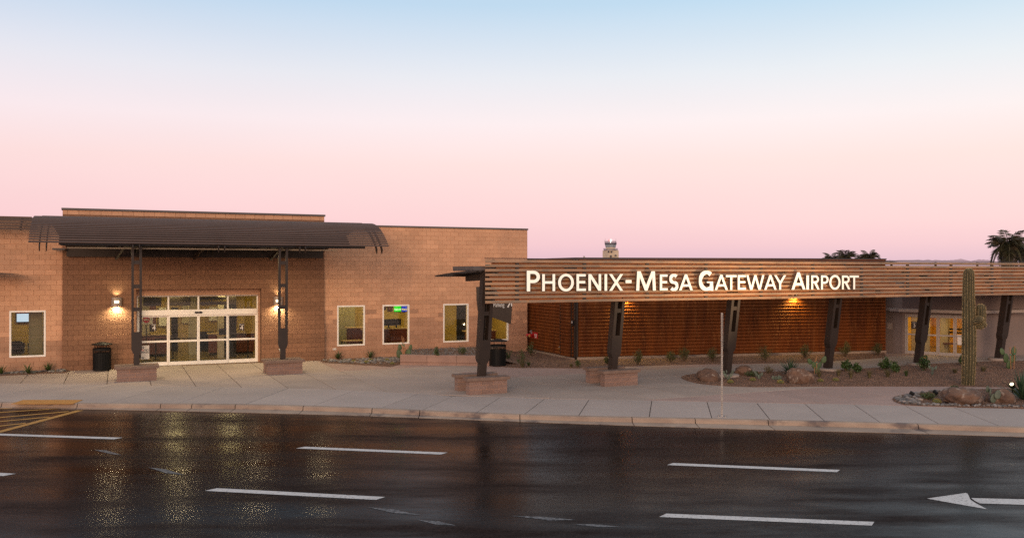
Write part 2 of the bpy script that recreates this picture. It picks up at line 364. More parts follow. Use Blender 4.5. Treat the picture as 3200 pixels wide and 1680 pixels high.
def asphalt():
    m = bpy.data.materials.new('wet_asphalt'); m.use_nodes = True; t = m.node_tree; b = t.nodes['Principled BSDF']; L = t.links.new
    geo = t.nodes.new('ShaderNodeNewGeometry')
    def noise(sc, det=5.0, st=None, rough=0.55):
        n = t.nodes.new('ShaderNodeTexNoise'); n.inputs['Scale'].default_value = sc; n.inputs['Detail'].default_value = det; n.inputs['Roughness'].default_value = rough
        if st:
            mp = t.nodes.new('ShaderNodeMapping'); mp.inputs['Scale'].default_value = st; mp.inputs['Rotation'].default_value = (0,0,R(12)); L(geo.outputs['Position'], mp.inputs[0]); L(mp.outputs[0], n.inputs['Vector'])
        else: L(geo.outputs['Position'], n.inputs['Vector'])
        return n.outputs[0]
    def mr(s, a, b_, c, d):
        n = t.nodes.new('ShaderNodeMapRange'); n.inputs['From Min'].default_value = a; n.inputs['From Max'].default_value = b_
        n.inputs['To Min'].default_value = c; n.inputs['To Max'].default_value = d; L(s, n.inputs['Value']); return n.outputs[0]
    wet = noise(0.55, 7.0, (0.38,1.5,1), 0.62)             # streaky damp patches along the lanes
    c = t.nodes.new('ShaderNodeMixRGB'); c.inputs[1].default_value = (0.005,0.0033,0.0033,1); c.inputs[2].default_value = (0.019,0.0125,0.011,1)
    L(mr(wet, 0.36, 0.62, 0, 1), c.inputs[0])
    c2 = t.nodes.new('ShaderNodeMixRGB'); c2.blend_type = 'MULTIPLY'; c2.inputs[0].default_value = 1.0
    L(c.outputs[0], c2.inputs[1])
    g = mr(noise(30, 4.0, None, 0.8), 0.35, 0.65, 0.30, 1.9); L(g, c2.inputs[2]); L(c2.outputs[0], b.inputs['Base Color'])
    L(mr(wet, 0.36, 0.66, 0.11, 0.30), b.inputs['Roughness'])
    L(mr(wet, 0.33, 0.66, 1.15, 1.035), b.inputs['IOR']); b.inputs['Specular IOR Level'].default_value = 0.5
    b1 = t.nodes.new('ShaderNodeBump'); b1.inputs['Strength'].default_value = 1.0; b1.inputs['Distance'].default_value = 0.0028; L(noise(13, 4.0, None, 0.75), b1.inputs['Height'])
    b2 = t.nodes.new('ShaderNodeBump'); b2.inputs['Strength'].default_value = 1.0; b2.inputs['Distance'].default_value = 0.002; L(noise(6, 4.0), b2.inputs['Height'])
    L(b1.outputs[0], b2.inputs['Normal']); L(b2.outputs[0], b.inputs['Normal'])
    return m
M['asphalt'] = asphalt()
def faded():
    m = bpy.data.materials.new('faded_road_paint'); m.use_nodes = True; t = m.node_tree; b = t.nodes['Principled BSDF']; L = t.links.new
    n = t.nodes.new('ShaderNodeTexNoise'); n.inputs['Scale'].default_value = 14; n.inputs['Detail'].default_value = 5
    geo = t.nodes.new('ShaderNodeNewGeometry'); L(geo.outputs['Position'], n.inputs['Vector'])
    r = t.nodes.new('ShaderNodeMapRange'); r.inputs['From Min'].default_value = 0.42; r.inputs['From Max'].default_value = 0.62; L(n.outputs[0], r.inputs['Value'])
    c = t.nodes.new('ShaderNodeMixRGB'); c.inputs[1].default_value = (0.02,0.018,0.018,1); c.inputs[2].default_value = (0.15,0.145,0.15,1)
    L(r.outputs[0], c.inputs[0]); L(c.outputs[0], b.inputs['Base Color']); b.inputs['Roughness'].default_value = 0.5
    return m
M['faded'] = faded()

def text_mesh(body, size, name='text', extrude=0.004):
    cu = bpy.data.curves.new(name, 'FONT'); cu.body = body; cu.size = size; cu.extrude = extrude; cu.align_x = 'CENTER'; cu.align_y = 'CENTER'; cu.resolution_u = 3
    o = bpy.data.objects.new(name, cu); COL.objects.link(o)
    bpy.context.view_layer.update()
    me = bpy.data.meshes.new_from_object(o.evaluated_get(bpy.context.evaluated_depsgraph_get()))
    bpy.data.objects.remove(o); bpy.data.curves.remove(cu)
    return me
def text_on(F, body, size, a, d, z, mat, parent, name='lettering', sx=1.0, roll=0.0):
    """text standing on a vertical plane of frame F, facing outwards"""
    me = text_mesh(body, size, name); me.materials.clear(); me.materials.append(mat)
    Mx = Matrix.Translation(F.p(a, d, z)) @ Matrix.Rotation(F.a, 4, 'Z') @ Matrix.Rotation(R(90), 4, 'X') @ Matrix.Rotation(roll, 4, 'Z') @ Matrix.Diagonal((sx,1,1,1))
    off = Vector(ORG.get(parent.name, (0,0,0))) if parent else Vector((0,0,0))
    me.transform(Matrix.Translation(-off) @ Mx)
    o = bpy.data.objects.new(name, me); COL.objects.link(o)
    if parent: o.parent = parent; ORG[o.name] = tuple(off)
    return o
def spot(loc, target, energy, size, blend, color, radius=0.05, name='lamp_light', parent=None):
    l = bpy.data.lights.new(name, 'SPOT'); l.energy = energy; l.spot_size = R(size); l.spot_blend = blend; l.color = color; l.shadow_soft_size = min(radius, 0.012)
    o = bpy.data.objects.new(name, l); COL.objects.link(o)
    d = (Vector(target)-Vector(loc)); o.rotation_euler = d.to_track_quat('-Z','Y').to_euler()
    o.location = Vector(loc)-Vector(ORG.get(parent.name,(0,0,0))) if parent else loc
    if parent: o.parent = parent
    return o

# ================================================================== ground, road, kerb, pavement
def sheet(name, pts, z, mat, **props):
    mb = MB(); mb.poly([(p[0], p[1]) for p in pts], [], lambda a,b,t: (a,b,t), z, z)
    return mb.build(name, mat, **props)
sheet('ground', [(-4000,-1500),(4000,-1500),(4000,9000),(-4000,9000)], -0.30, M['desert'], kind='structure')

lip_px = [(-900,1272),(-300,1273),(0,1274),(257,1276.5),(450,1281),(643,1287),(870,1291),(1100,1296),(1367,1308),(1629,1317.5),(1972,1330),(2379,1342),(2658,1349),(2930,1356),(3200,1364),(3600,1378)]
top_px = [(-900,1259),(-300,1260),(0,1260.5),(257,1261),(450,1260.5),(643,1261),(870,1264.5),(1100,1271.5),(1316,1282),(1490,1290.5),(1629,1297),(1809,1301),(2029,1304.5),(2224,1308),(2407,1311.5),(2580,1316),(2758,1321),(2936,1326),(3130,1332),(3300,1338),(3600,1349)]
ROADZ = -0.15
LIP = [G(x,y,ROADZ) for x,y in lip_px]; TOP = [G(x,y,0.0) for x,y in top_px]
LIP[0].x = -40; TOP[0].x = -40.3
def along(P, x):
    for a, b in zip(P[:-1], P[1:]):
        if x <= b.x or b is P[-1]:
            k = (x-a.x)/(b.x-a.x); return a.y+(b.y-a.y)*k
# smoothed depth profile of both kerb lines
xs = np.linspace(-38, 22, 241)
def smooth(P, z, w=12):
    y = np.array([along(P, x) for x in xs]); yp = np.pad(y, w, mode='reflect', reflect_type='odd')
    return np.convolve(yp, np.ones(2*w+1)/(2*w+1), mode='valid')
LY = smooth(LIP, ROADZ); TY = smooth(TOP, 0.0)
TY = np.maximum(TY, LY+0.14)
ly = lambda x: float(np.interp(x, xs, LY)); ty = lambda x: float(np.interp(x, xs, TY))
xe = [-60]+[float(x) for x in xs[::4]]+[45]
road_pts = [(-60,-40),(45,-40),(45,ly(22)-4.5)]+[(x, ly(x)+0.02) for x in xs[::-4]]+[(-60, ly(-38)+2)]
sheet('road', road_pts, ROADZ, M['asphalt'], kind='structure')

kerb = bpy.data.objects.new('kerb', None); COL.objects.link(kerb); kerb['kind'] = 'structure'; ORG['kerb'] = (0,0,0)
# kerb joints seen in the photograph, then an even rhythm outside
jx = [G(px,1300).x for px in (-700,-430,-160,110,400,508,660,898,1138,1300,1625,1972,2163,2379,2803)]+[19.5,21.9]
jx = sorted(jx); jx = [-37.5,-34.5,-31.5,-28.5,-25.5,-22.5,-19.5]+[x for x in jx if x > -17.5]
def kerb_piece(x0, x1):
    mb = MB(); n = max(2, int((x1-x0)/0.5)); g = 0.012
    rows = []
    for i in range(n+1):
        x = x0+g+(x1-x0-2*g)*i/n; yl = ly(x); yt = ty(x)
        rows.append([(x,yl,ROADZ-0.03),(x,yl,ROADZ+0.008),(x,max(yl+0.02,yt-0.06),ROADZ+0.03),(x,yt-0.035,-0.035),(x,yt-0.01,-0.008),(x,yt+0.02,0.002),(x,yt+0.15,0.002),(x,yt+0.15,-0.2)])
    k = len(rows[0]); vs = [p for r in rows for p in r]
    fs = [(i*k+j,(i+1)*k+j,(i+1)*k+j+1,i*k+j+1) for i in range(n) for j in range(k-1)]
    fs += [tuple(range(k))[::-1], tuple(n*k+j for j in range(k))]
    mb.add(vs, fs); return mb.build('kerb_stone', M['kerb'], kerb)
for a, b in zip(jx[:-1], jx[1:]): kerb_piece(a, b)
# dark bedding below every joint of the paving
bed_pts = [(x, ty(x)+0.1) for x in xs[::4]]+[(30,ty(22)+0.1),(30,60),(-38,60)]
sheet('pavement_bedding', bed_pts, -0.022, M['joint'], kind='structure')
pave = bpy.data.objects.new('pavement', None); COL.objects.link(pave); pave['kind'] = 'structure'; ORG['pavement'] = (0,0,0)
def slab(poly, mat, gap=0.011):
    """one paving slab from a convex outline, inset by the joint, with a small bevel"""
    c = Vector((sum(p[0] for p in poly)/len(poly), sum(p[1] for p in poly)/len(poly)))
    n = len(poly)
    area = sum(poly[i][0]*poly[(i+1)%n][1]-poly[(i+1)%n][0]*poly[i][1] for i in range(n))/2
    if abs(area) < 0.05: return
    if area < 0: poly = poly[::-1]
    def inset(k):
        out = []
        for i in range(n):
            a = Vector(poly[i-1][:2]); b = Vector(poly[i][:2]); d = Vector(poly[(i+1)%n][:2])
            e1 = (b-a).normalized(); e2 = (d-b).normalized(); n1 = Vector((-e1.y,e1.x)); n2 = Vector((-e2.y,e2.x))
            m = (n1+n2)
            if m.length < 1e-4: m = n1
            m.normalize(); out.append(b+m*k/max(0.4, m.dot(n1)))
        return out
    lo = inset(gap); hi = inset(gap+0.006); dz = random.uniform(-0.0015,0.0015)
    vs = [(p.x,p.y,-0.02) for p in lo]+[(p.x,p.y,-0.006) for p in lo]+[(p.x,p.y,dz) for p in hi]
    fs = [tuple(2*n+i for i in range(n))]
    for i in range(n):
        j = (i+1)%n; fs += [(i,j,n+j,n+i),(n+i,n+j,2*n+j,2*n+i)]
    mb = MB(); mb.add(vs, fs); mb.build('slab', mat, pave)
# --- front band along the kerb, joints square to the kerb
def band_w(x): return float(np.interp(x, [-16,-9,-2,3,12,22], [4.3,3.7,3.15,3.05,3.1,3.1]))
jf = []
for a, b in [((2209,1254),(2224,1305)),((2364,1257),(2407,1310)),((2514,1260),(2580,1315)),((2666,1261),(2758,1321)),((2829,1267),(2936,1324)),((2979,1272),(3130,1332)),
             ((2037,1250),(2029,1302)),((1841,1247),(1809,1299)),((1702,1245),(1640,1297)),((1565,1239),(1490,1289)),((1417,1237),(1318,1284)),((1307,1229),(1191,1274))]:
    jf.append((G(*b), G(*a)))
jf.sort(key=lambda t: t[0].x)
step = 1.83
while jf[-1][0].x < 21:
    p, q = jf[-1]; p2 = Vector((p.x+step, ty(p.x+step)+0.16, 0)); jf.append((p2, p2+(q-p)))
while jf[0][0].x > -36:
    p, q = jf[0]; x = p.x-step*1.15; p2 = Vector((x, ty(x)+0.16, 0)); dy = ty(x+0.5)-ty(x-0.5)
    d = Vector((-dy, 1, 0)).normalized(); jf.insert(0, (p2, p2+d*band_w(x)))
jf = [(Vector((p.x, ty(p.x)+0.155, 0)), q) for p, q in jf]
for (p0,q0),(p1,q1) in zip(jf[:-1], jf[1:]):
    slab([tuple(p0),tuple(p1),tuple(q1),tuple(q0)], M['concrete_grey'])
BX = [q.x for p,q in jf]; BY = [q.y for p,q in jf]
by = lambda x: float(np.interp(x, BX, BY))
# --- plaza field on the building's grid, cut along the front band
def clip(poly, f):
    out = []
    for i in range(len(poly)):
        a, b = poly[i], poly[(i+1)%len(poly)]; fa, fb = f(a), f(b)
        if fa >= 0: out.append(a)
        if (fa >= 0) != (fb >= 0):
            k = fa/(fa-fb); out.append((a[0]+(b[0]-a[0])*k, a[1]+(b[1]-a[1])*k))
    return out
def in_poly(x, y, P):
    c = False; n = len(P)
    for i in range(n):
        x0,y0 = P[i][:2]; x1,y1 = P[i-1][:2]
        if (y0 > y) != (y1 > y) and x < (x1-x0)*(y-y0)/(y1-y0)+x0: c = not c
    return c
beds = {}
def bedpx(k, L): beds[k] = [tuple(G(x,y))[:2] for x,y in L]
def wallpt(px): s = FA.s_at(px, 0.0); q = FA.p(s, -0.02, 0); return (q.x, q.y)
main_front = [(2128.5,1178),(2133,1183),(2145.6,1189),(2180,1197.5),(2222,1202.5),(2274,1206.4),(2359,1208.8),(2461.6,1208),(2560,1207),(2760,1206.7),(2980,1207),(3100,1209),(3350,1212)]
main_back = [(3350,1126),(3100,1129),(2980,1134),(2916,1137),(2847,1140.6),(2753.5,1148),(2642,1155),(2557,1158.5),(2427,1161),(2376,1162),(2291,1163.5),(2222,1165.5),(2171,1168.5),(2140.5,1172.5)]
bedpx('main', main_front+main_back)
bedpx('cactus', [(2788,1247),(2793,1253),(2804,1258.5),(2828,1265),(2880,1268),(2965,1269.8),(3090,1273),(3200,1275.5),(3400,1281),(3400,1213),(3100,1215),(2973,1219.5),(2914,1223.5),(2845,1230),(2799,1238)])
bedpx('back', [(1592,1148),(1545,1143),(1505,1141),(1488,1141.5),(1470,1112),(1640,1092.5),(1646,1093),(1798,1123.5),(2766,1101.5),(2766,1117),(2642,1125),(2540,1133),(2190,1137.6),(1962,1144),(1795,1150)])
bedpx('wall', [(1000,1126.6),(1011.6,1133),(1124,1140),(1219,1145.5),(1251,1139),(1252,1108)])
beds['wall'] = beds['wall'][:-1]+[wallpt(1262), wallpt(1002)]
bedpx('left', [(-500,1191),(-200,1182),(0,1174),(130,1167.6),(208,1165),(216,1153)])
beds['left'] = beds['left'][:-1]+[wallpt(216), wallpt(-500)]
plaster_foot = [(18.45,44.3),(19.08,43.0),(21.55,41.0),(34.3,46.7),(40,60),(18.2,60)]
covers = list(beds.values())+[plaster_foot]
def covered(P, c):
    n = len(c)
    pts = [(p[0]*0.93+sum(q[0] for q in c)/n*0.07, p[1]*0.93+sum(q[1] for q in c)/n*0.07) for p in c]
    return all(in_poly(x, y, P) for x, y in pts)
ds = [-0.7,0.0,2.35,4.7,7.05,9.4,11.75,14.1,16.5,19,21.5]
for i in range(len(ds)-1):
    d0, d1 = ds[i], ds[i+1]
    for k in range(-14, 27):
        a0 = k*1.42-0.35; a1 = a0+1.42
        if d0 < 0 and not (a0 > -7.6 and a1 < -0.8): continue
        c = [tuple(FA.p(a,d,0))[:2] for a,d in ((a0,d1),(a1,d1),(a1,d0),(a0,d0))]
        cx = sum(p[0] for p in c)/4; cy = sum(p[1] for p in c)/4
        if cx < -30 or cx > 27 or cy > 46: continue
        x0 = min(p[0] for p in c); x1 = max(p[0] for p in c); y0 = by(x0); y1 = by(x1)
        c = clip(c, lambda p: p[1]-(y0+(y1-y0)*(p[0]-x0)/(x1-x0)))
        if len(c) < 3 or any(covered(P, c) for P in covers): continue
        # tinted concrete by zone
        red = (cx > 1.5 and cy < 24.5+0.42*cx+ (0.9 if cx > 6 else 0)) or (cx > -8 and d1 <= 4.8 and cx < 2) or (d1 <= 9.5 and cx > -1.0)
        m = M['concrete_red'] if red else M['concrete']
        slab(c, m)
# amber tactile mat with domes at the crossing
mb = MB(); q = [G(35,1262.2),G(228,1261.6),G(258,1249.5),G(72,1249.5)]
mb.add([(p.x,p.y,0.001) for p in q]+[(p.x,p.y,0.012) for p in q], [(4,5,6,7),(0,1,5,4),(1,2,6,5),(2,3,7,6),(3,0,4,7)])
for i in range(34):
    for j in range(11):
        u = (i+0.5)/34; v = (j+0.5)/11
        p = (q[0]*(1-u)+q[1]*u)*(1-v)+(q[3]*(1-u)+q[2]*u)*v
        mb.lathe([(0.016,0.012),(0.012,0.016),(0.004,0.0175)], 6, (p.x,p.y,0.0), cap=False)
o = mb.build('warning_mat', M['mat']); tag(o, 'amber tactile warning mat set in the pavement beside the yellow hatching', 'tactile mat')

# --- painted markings, each a sheet 4 mm over the road
def marking(name, pxs, mat, z=ROADZ+0.004, **k):
    return sheet(name, [G(x,y,z) for x,y in pxs], z, mat, kind='structure', **k)
def stripe(p, q, w=0.23, skew=0.16):
    a = G(*p, ROADZ); b = G(*q, ROADZ); d = (b-a).normalized(); n = Vector((-d.y,d.x,0))*w/2; s = d*skew/2
    sheet('lane_line', [a-n-s, b-n-s*0.2, b+n+s, a+n+s*0.6], ROADZ+0.004, M['white_paint'], kind='structure')
for p, q in [((-420,1343),(366,1369)),((941,1397.5),(1384,1416)),((2096,1449),(2615,1470.5)),((662,1528.5),(1184,1556)),((2074,1609),(2722,1635)),((-520,1450),(26,1482.5)),((3330,1502),(3900,1527)),((3620,1672),(4300,1700))]:
    stripe(p, q)
marking('lane_arrow_head', [(2896,1556),(3018,1538.5),(3024,1541),(3033,1560),(3050,1571),(3085,1589.5)], M['white_paint'])
marking('lane_arrow_shaft', [(3035,1554.5),(3400,1563),(3400,1582),(3062,1571),(3046,1563)], M['white_paint'])
for L in [[(294,1404),(330,1405),(382,1421),(345,1417)],[(463,1459),(515,1464),(575,1482),(520,1477)],[(1599,1610),(1700,1613),(1803,1623),(1715,1624)],[(1788,1636),(1860,1636),(1944,1645),(1870,1645)],
          [(1149,1583),(1230,1590),(1316,1608),(1235,1602)],[(1303,1622),(1370,1627),(1425,1640),(1360,1637)]]:
    marking('faded_marking', L, M['faded'])
def yline(p, q, w=0.16):
    a = G(*p, ROADZ); b = G(*q, ROADZ); d = (b-a).normalized(); n = Vector((-d.y,d.x,0))*w/2
    sheet('yellow_hatch_line', [a-n,b-n,b+n,a+n], ROADZ+0.004+0.001*(yline.k % 3), M['yellow_paint'], kind='structure'); yline.k += 1
yline.k = 0
yline((-420,1460),(250,1281.5), 0.22)
for p, q in [((-500,1282),(40,1275.5)),((-500,1322),(190,1275.5)),((-420,1340),(215,1285)),((-380,1352),(155,1302)),((-300,1362),(80,1322))]: yline(p, q)

# ================================================================== planting beds: soil sheet, gravel, cobbles
def bed(name, P, mat, z=0.016, parent=None):
    mb = MB(); mb.poly(P, [], lambda a,b,t: (a,b,t), -0.02, z)
    return mb.build(name, mat, kind='structure')
def scatter(P, n):
    A = np.array([p[:2] for p in P]); lo = A.min(0); hi = A.max(0); out = []
    while len(out) < n:
        q = rng.uniform(lo, hi, (n, 2))
        for x, y in q:
            if in_poly(x, y, P):
                out.append((x, y))
                if len(out) >= n: break
    return np.array(out)
OCT = np.array([(1,0,0),(0,1,0),(-1,0,0),(0,-1,0),(0,0,1),(0,0,-0.6)], float)
OF = np.array([(0,1,4),(1,2,4),(2,3,4),(3,0,4),(1,0,5),(2,1,5),(3,2,5),(0,3,5)])
def gravel(P, n, size, z=0.02, mat='gravel_bit', zf=None, name='gravel'):
    pts = scatter(P, n); s = rng.uniform(0.5, 1.0, n)*size; a = rng.uniform(0, 6.28, n)
    v = OCT[None]*np.stack([s, s*rng.uniform(0.6,1,n), s*rng.uniform(0.45,0.8,n)], 1)[:,None,:]
    v = v+rng.uniform(-0.15,0.15,v.shape)*s[:,None,None]
    c, sn = np.cos(a)[:,None], np.sin(a)[:,None]
    x = v[:,:,0]*c-v[:,:,1]*sn; y = v[:,:,0]*sn+v[:,:,1]*c
    v = np.stack([x+pts[:,0:1], y+pts[:,1:2], v[:,:,2]+z+(0 if zf is None else 0)], 2).reshape(-1,3)
    f = (OF[None]+6*np.arange(n)[:,None,None]).reshape(-1,3)
    me = bpy.data.meshes.new(name); me.vertices.add(len(v)); me.vertices.foreach_set('co', v.ravel())
    me.loops.add(len(f)*3); me.loops.foreach_set('vertex_index', f.ravel()); me.polygons.add(len(f))
    me.polygons.foreach_set('loop_start', np.arange(0,len(f)*3,3)); me.polygons.foreach_set('loop_total', np.full(len(f),3))
    me.update(); me.validate(); me.materials.append(M[mat])
    o = bpy.data.objects.new(name, me); COL.objects.link(o); o['kind'] = 'stuff'; return o
bed('gravel_bed', beds['main'], M['gravel']); gravel(beds['main'], 30000, 0.032)
bed('gravel_bed', beds['back'], M['gravel']); gravel(beds['back'], 17000, 0.032)
bed('gravel_bed', beds['cactus'], M['gravel']); gravel(beds['cactus'], 5500, 0.03)
bed('gravel_bed', beds['wall'], M['gravel']); gravel(beds['wall'], 2600, 0.03)
bed('gravel_bed', beds['left'], M['gravel']); gravel(beds['left'], 1500, 0.03)
# river cobbles: a few shared shapes, each stone its own object
def stone_mesh(name, mat, sub=2, amp=0.18, seed=0, flat=0.6, smooth=True):
    bm = bmesh.new(); bmesh.ops.create_icosphere(bm, subdivisions=sub, radius=1.0)
    r = random.Random(seed); ks = [(Vector((r.uniform(-1,1),r.uniform(-1,1),r.uniform(-1,1))).normalized(), r.uniform(0.4,1)) for _ in range(14)]
    for v in bm.verts:
        n = v.co.normalized(); f = 1.0
        for k, a in ks[:8]:
            f -= amp*a*max(0, n.dot(k)-0.55)*1.6
        for j, (k, a) in enumerate(ks[8:]):
            f += amp*0.16*a*math.sin(5*n.dot(k)*(1+j*0.5)+j)
        v.co = n*f; v.co.z *= flat
    me = bpy.data.meshes.new(name); bm.to_mesh(me); bm.free(); me.materials.append(mat)
    if smooth: me.polygons.foreach_set('use_smooth', [True]*len(me.polygons))
    return me
cob = [stone_mesh('cobble', M['cobble'], 2, 0.3, i) for i in range(5)]
rock_bed = bpy.data.objects.new('cobble_bed', None); COL.objects.link(rock_bed); rock_bed['kind'] = 'structure'
def cobbles(P, n, smin=0.06, smax=0.13):
    pts = scatter(P, n)
    for x, y in pts:
        s = random.uniform(smin, smax)
        link('cobble', random.choice(cob), rock_bed, (x,y,0.02+s*0.22), (random.uniform(-.2,.2),random.uniform(-.2,.2),random.uniform(0,6.28)), (s, s*random.uniform(0.6,0.95), s*random.uniform(0.8,1.1)))
def px_poly(L): return [tuple(G(x,y))[:2] for x,y in L]
cobbles(px_poly([(1004,1128),(1040,1133.5),(1120,1136),(1185,1138),(1248,1134),(1250,1119),(1160,1120),(1020,1126)]), 150, 0.06, 0.13)
cobbles(px_poly([(-40,1172),(60,1169),(206,1163),(214,1155),(110,1160),(0,1165),(-40,1168)]), 70, 0.06, 0.12)
cobbles(px_poly([(2790,1247),(2830,1264),(2872,1267),(2880,1250),(2868,1232),(2905,1226),(2965,1222),(2960,1219),(2850,1230)]), 120, 0.05, 0.10)
cobbles(px_poly([(2870,1263),(2965,1265),(3090,1268),(3210,1271),(3215,1275),(3090,1272),(2965,1269),(2870,1267)]), 70, 0.05, 0.09)

# ================================================================== terminal building (brick-coloured block)
term = thing('terminal_building', 'tan and brown concrete block terminal wing with white framed windows and sliding doors', 'building', (-8.52,39.84,0))
CH = 0.2032; CL = 0.4064
SL, S0, SR = FA.s_at(196), 0.0, FA.s_at(1647.5)
SW = -19.5
wins = []
for x0, x1 in [(30,142),(1054,1139.4),(1195.8,1278.4),(1385.4,1463.2),(1512,1588)]:
    wins.append((FA.s_at(x0), FA.s_at(x1), 3*CH, 12*CH))
DO = (FA.s_at(425.7), FA.s_at(815.5), 0.0, 16*CH)
def wall_boxes(mb, a0, a1, z0, z1, holes, d0, d1):
    cuts = sorted({a0,a1}|{h[0] for h in holes if a0 < h[0] < a1}|{h[1] for h in holes if a0 < h[1] < a1})
    for p, q in zip(cuts[:-1], cuts[1:]):
        m = (p+q)/2; hz = [h for h in holes if h[0] < m < h[1]]
        if not hz: mb.fbox(FA, p, q, d0, d1, z0, z1)
        for h in hz:
            if h[2] > z0+0.01: mb.fbox(FA, p, q, d0, d1, z0, h[2])
            mb.fbox(FA, p, q, d0, d1, h[3], z1)
blocks = []     # (a0,a1,z0,z1,d,mat,area)
walls = []
def block_wall(a0, a1, ztop, holes, dfun, matfun, mortar, name, dback=-0.30, ld=0.0):
    mb = MB(); wall_boxes(mb, a0, a1, -0.1, ztop, holes, dback, dfun(0)[0]-0.012 if ld is None else ld-0.012)
    w = mb.build(name, M[mortar], term); walls.append(w)
    n = int(round(ztop/CH))
    for r in range(n):
        z0 = r*CH; z1 = min(z0+CH, ztop); zc = (z0+z1)/2
        ivs = [(a0, a1)]
        for h in holes:
            if h[2] < zc < h[3]:
                nv = []
                for p, q in ivs:
                    if h[1] <= p or h[0] >= q: nv.append((p,q)); continue
                    if h[0] > p: nv.append((p, h[0]))
                    if h[1] < q: nv.append((h[1], q))
                ivs = nv
        for p, q in ivs:
            off = 0.0 if r % 2 == 0 else CL/2
            k = math.floor((p-off)/CL)
            while off+k*CL < q-0.01:
                x0 = max(p, off+k*CL); x1 = min(q, off+(k+1)*CL); k += 1
                if x1-x0 < 0.03: continue
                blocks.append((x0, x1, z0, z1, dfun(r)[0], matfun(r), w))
jt = 0.0055
rust = lambda r: 'block_dark' if (r < 9 or (r == 9 and False)) else 'block'  # darker block tone for the lower courses, not called
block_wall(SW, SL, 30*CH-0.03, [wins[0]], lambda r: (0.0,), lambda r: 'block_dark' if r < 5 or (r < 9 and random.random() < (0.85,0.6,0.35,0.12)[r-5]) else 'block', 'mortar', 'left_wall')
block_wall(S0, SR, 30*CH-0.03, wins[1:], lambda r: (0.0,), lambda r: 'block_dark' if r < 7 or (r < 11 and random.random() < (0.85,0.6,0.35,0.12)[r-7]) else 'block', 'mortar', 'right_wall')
ED = lambda r: (0.10+(0.08 if r < 7 else 0.04 if r < 10 else 0.0),)
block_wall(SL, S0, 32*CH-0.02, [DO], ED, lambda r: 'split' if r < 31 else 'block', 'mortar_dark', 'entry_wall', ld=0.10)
# ledges: backing for the thicker lower courses of the entry block
mb = MB()
for p, q in ((SL, DO[0]), (DO[1], S0)):
    mb = MB(); mb.fbox(FA, p, q, 0.085, 0.168, -0.1, 7*CH-0.004); mb.fbox(FA, p, q, 0.084, 0.128, 7*CH-0.004, 10*CH-0.004)
    mb.build('wall_plinth', M['mortar_dark'], term)
def blk_verts(x0, x1, z0, z1, d, dx=0, jt=0.0035):
    c = 0.0025; P = FA.p
    x0 += jt; x1 -= jt; z0 += jt; z1 -= jt
    return [P(x0,d-0.014,z0),P(x1,d-0.014,z0),P(x1,d-0.014,z1),P(x0,d-0.014,z1),P(x0+c,d,z0+c),P(x1-c,d,z0+c),P(x1-c,d,z1-c),P(x0+c,d,z1-c)], [(4,5,6,7),(0,1,5,4),(1,2,6,5),(2,3,7,6),(3,0,4,7)]
def bscore(b):
    q = FA.p((b[0]+b[1])/2, 0, 0); px = 1600+q.x/q.y*FPX
    vis = -5 < px < 3205 and not (b[3] > 4.7 and SL < b[0] < 2.2)
    return (b[1]-b[0])/q.y**2*(1 if vis else 0)*(0.75 if b[5] == 'split' else 1)
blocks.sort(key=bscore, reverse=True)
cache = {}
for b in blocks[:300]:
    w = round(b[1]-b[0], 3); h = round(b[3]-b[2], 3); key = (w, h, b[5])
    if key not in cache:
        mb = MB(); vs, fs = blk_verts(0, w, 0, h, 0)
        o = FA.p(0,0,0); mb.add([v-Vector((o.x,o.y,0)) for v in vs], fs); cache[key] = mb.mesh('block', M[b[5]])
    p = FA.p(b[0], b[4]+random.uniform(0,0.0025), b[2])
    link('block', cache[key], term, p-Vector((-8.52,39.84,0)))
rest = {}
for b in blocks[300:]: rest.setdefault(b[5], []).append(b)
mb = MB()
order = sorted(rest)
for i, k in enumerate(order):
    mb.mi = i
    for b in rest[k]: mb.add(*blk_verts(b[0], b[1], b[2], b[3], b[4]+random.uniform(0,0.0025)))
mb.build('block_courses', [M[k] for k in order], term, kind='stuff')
# copings
def fpart(name, mat, boxes, parent=term, F=FA, **k):
    mb = MB()
    for b in boxes: mb.fbox(F, *b)
    return mb.build(name, mat, parent, **k)
fpart('coping', M['coping'], [(SW, SL-0.003, -0.34, 0.04, 30*CH-0.03, 30*CH+0.05)])
fpart('coping', M['coping'], [(S0+0.003, SR+0.04, -0.34, 0.04, 30*CH-0.03, 30*CH+0.05)])
fpart('coping', M['coping'], [(SL-0.04, S0+0.04, -0.34, 0.15, 32*CH-0.02, 32*CH+0.06)])
fpart('corner_trim', M['mortar'], [(SR-0.004, SR+0.012, -6.5, -0.012, -0.1, 30*CH-0.03)])
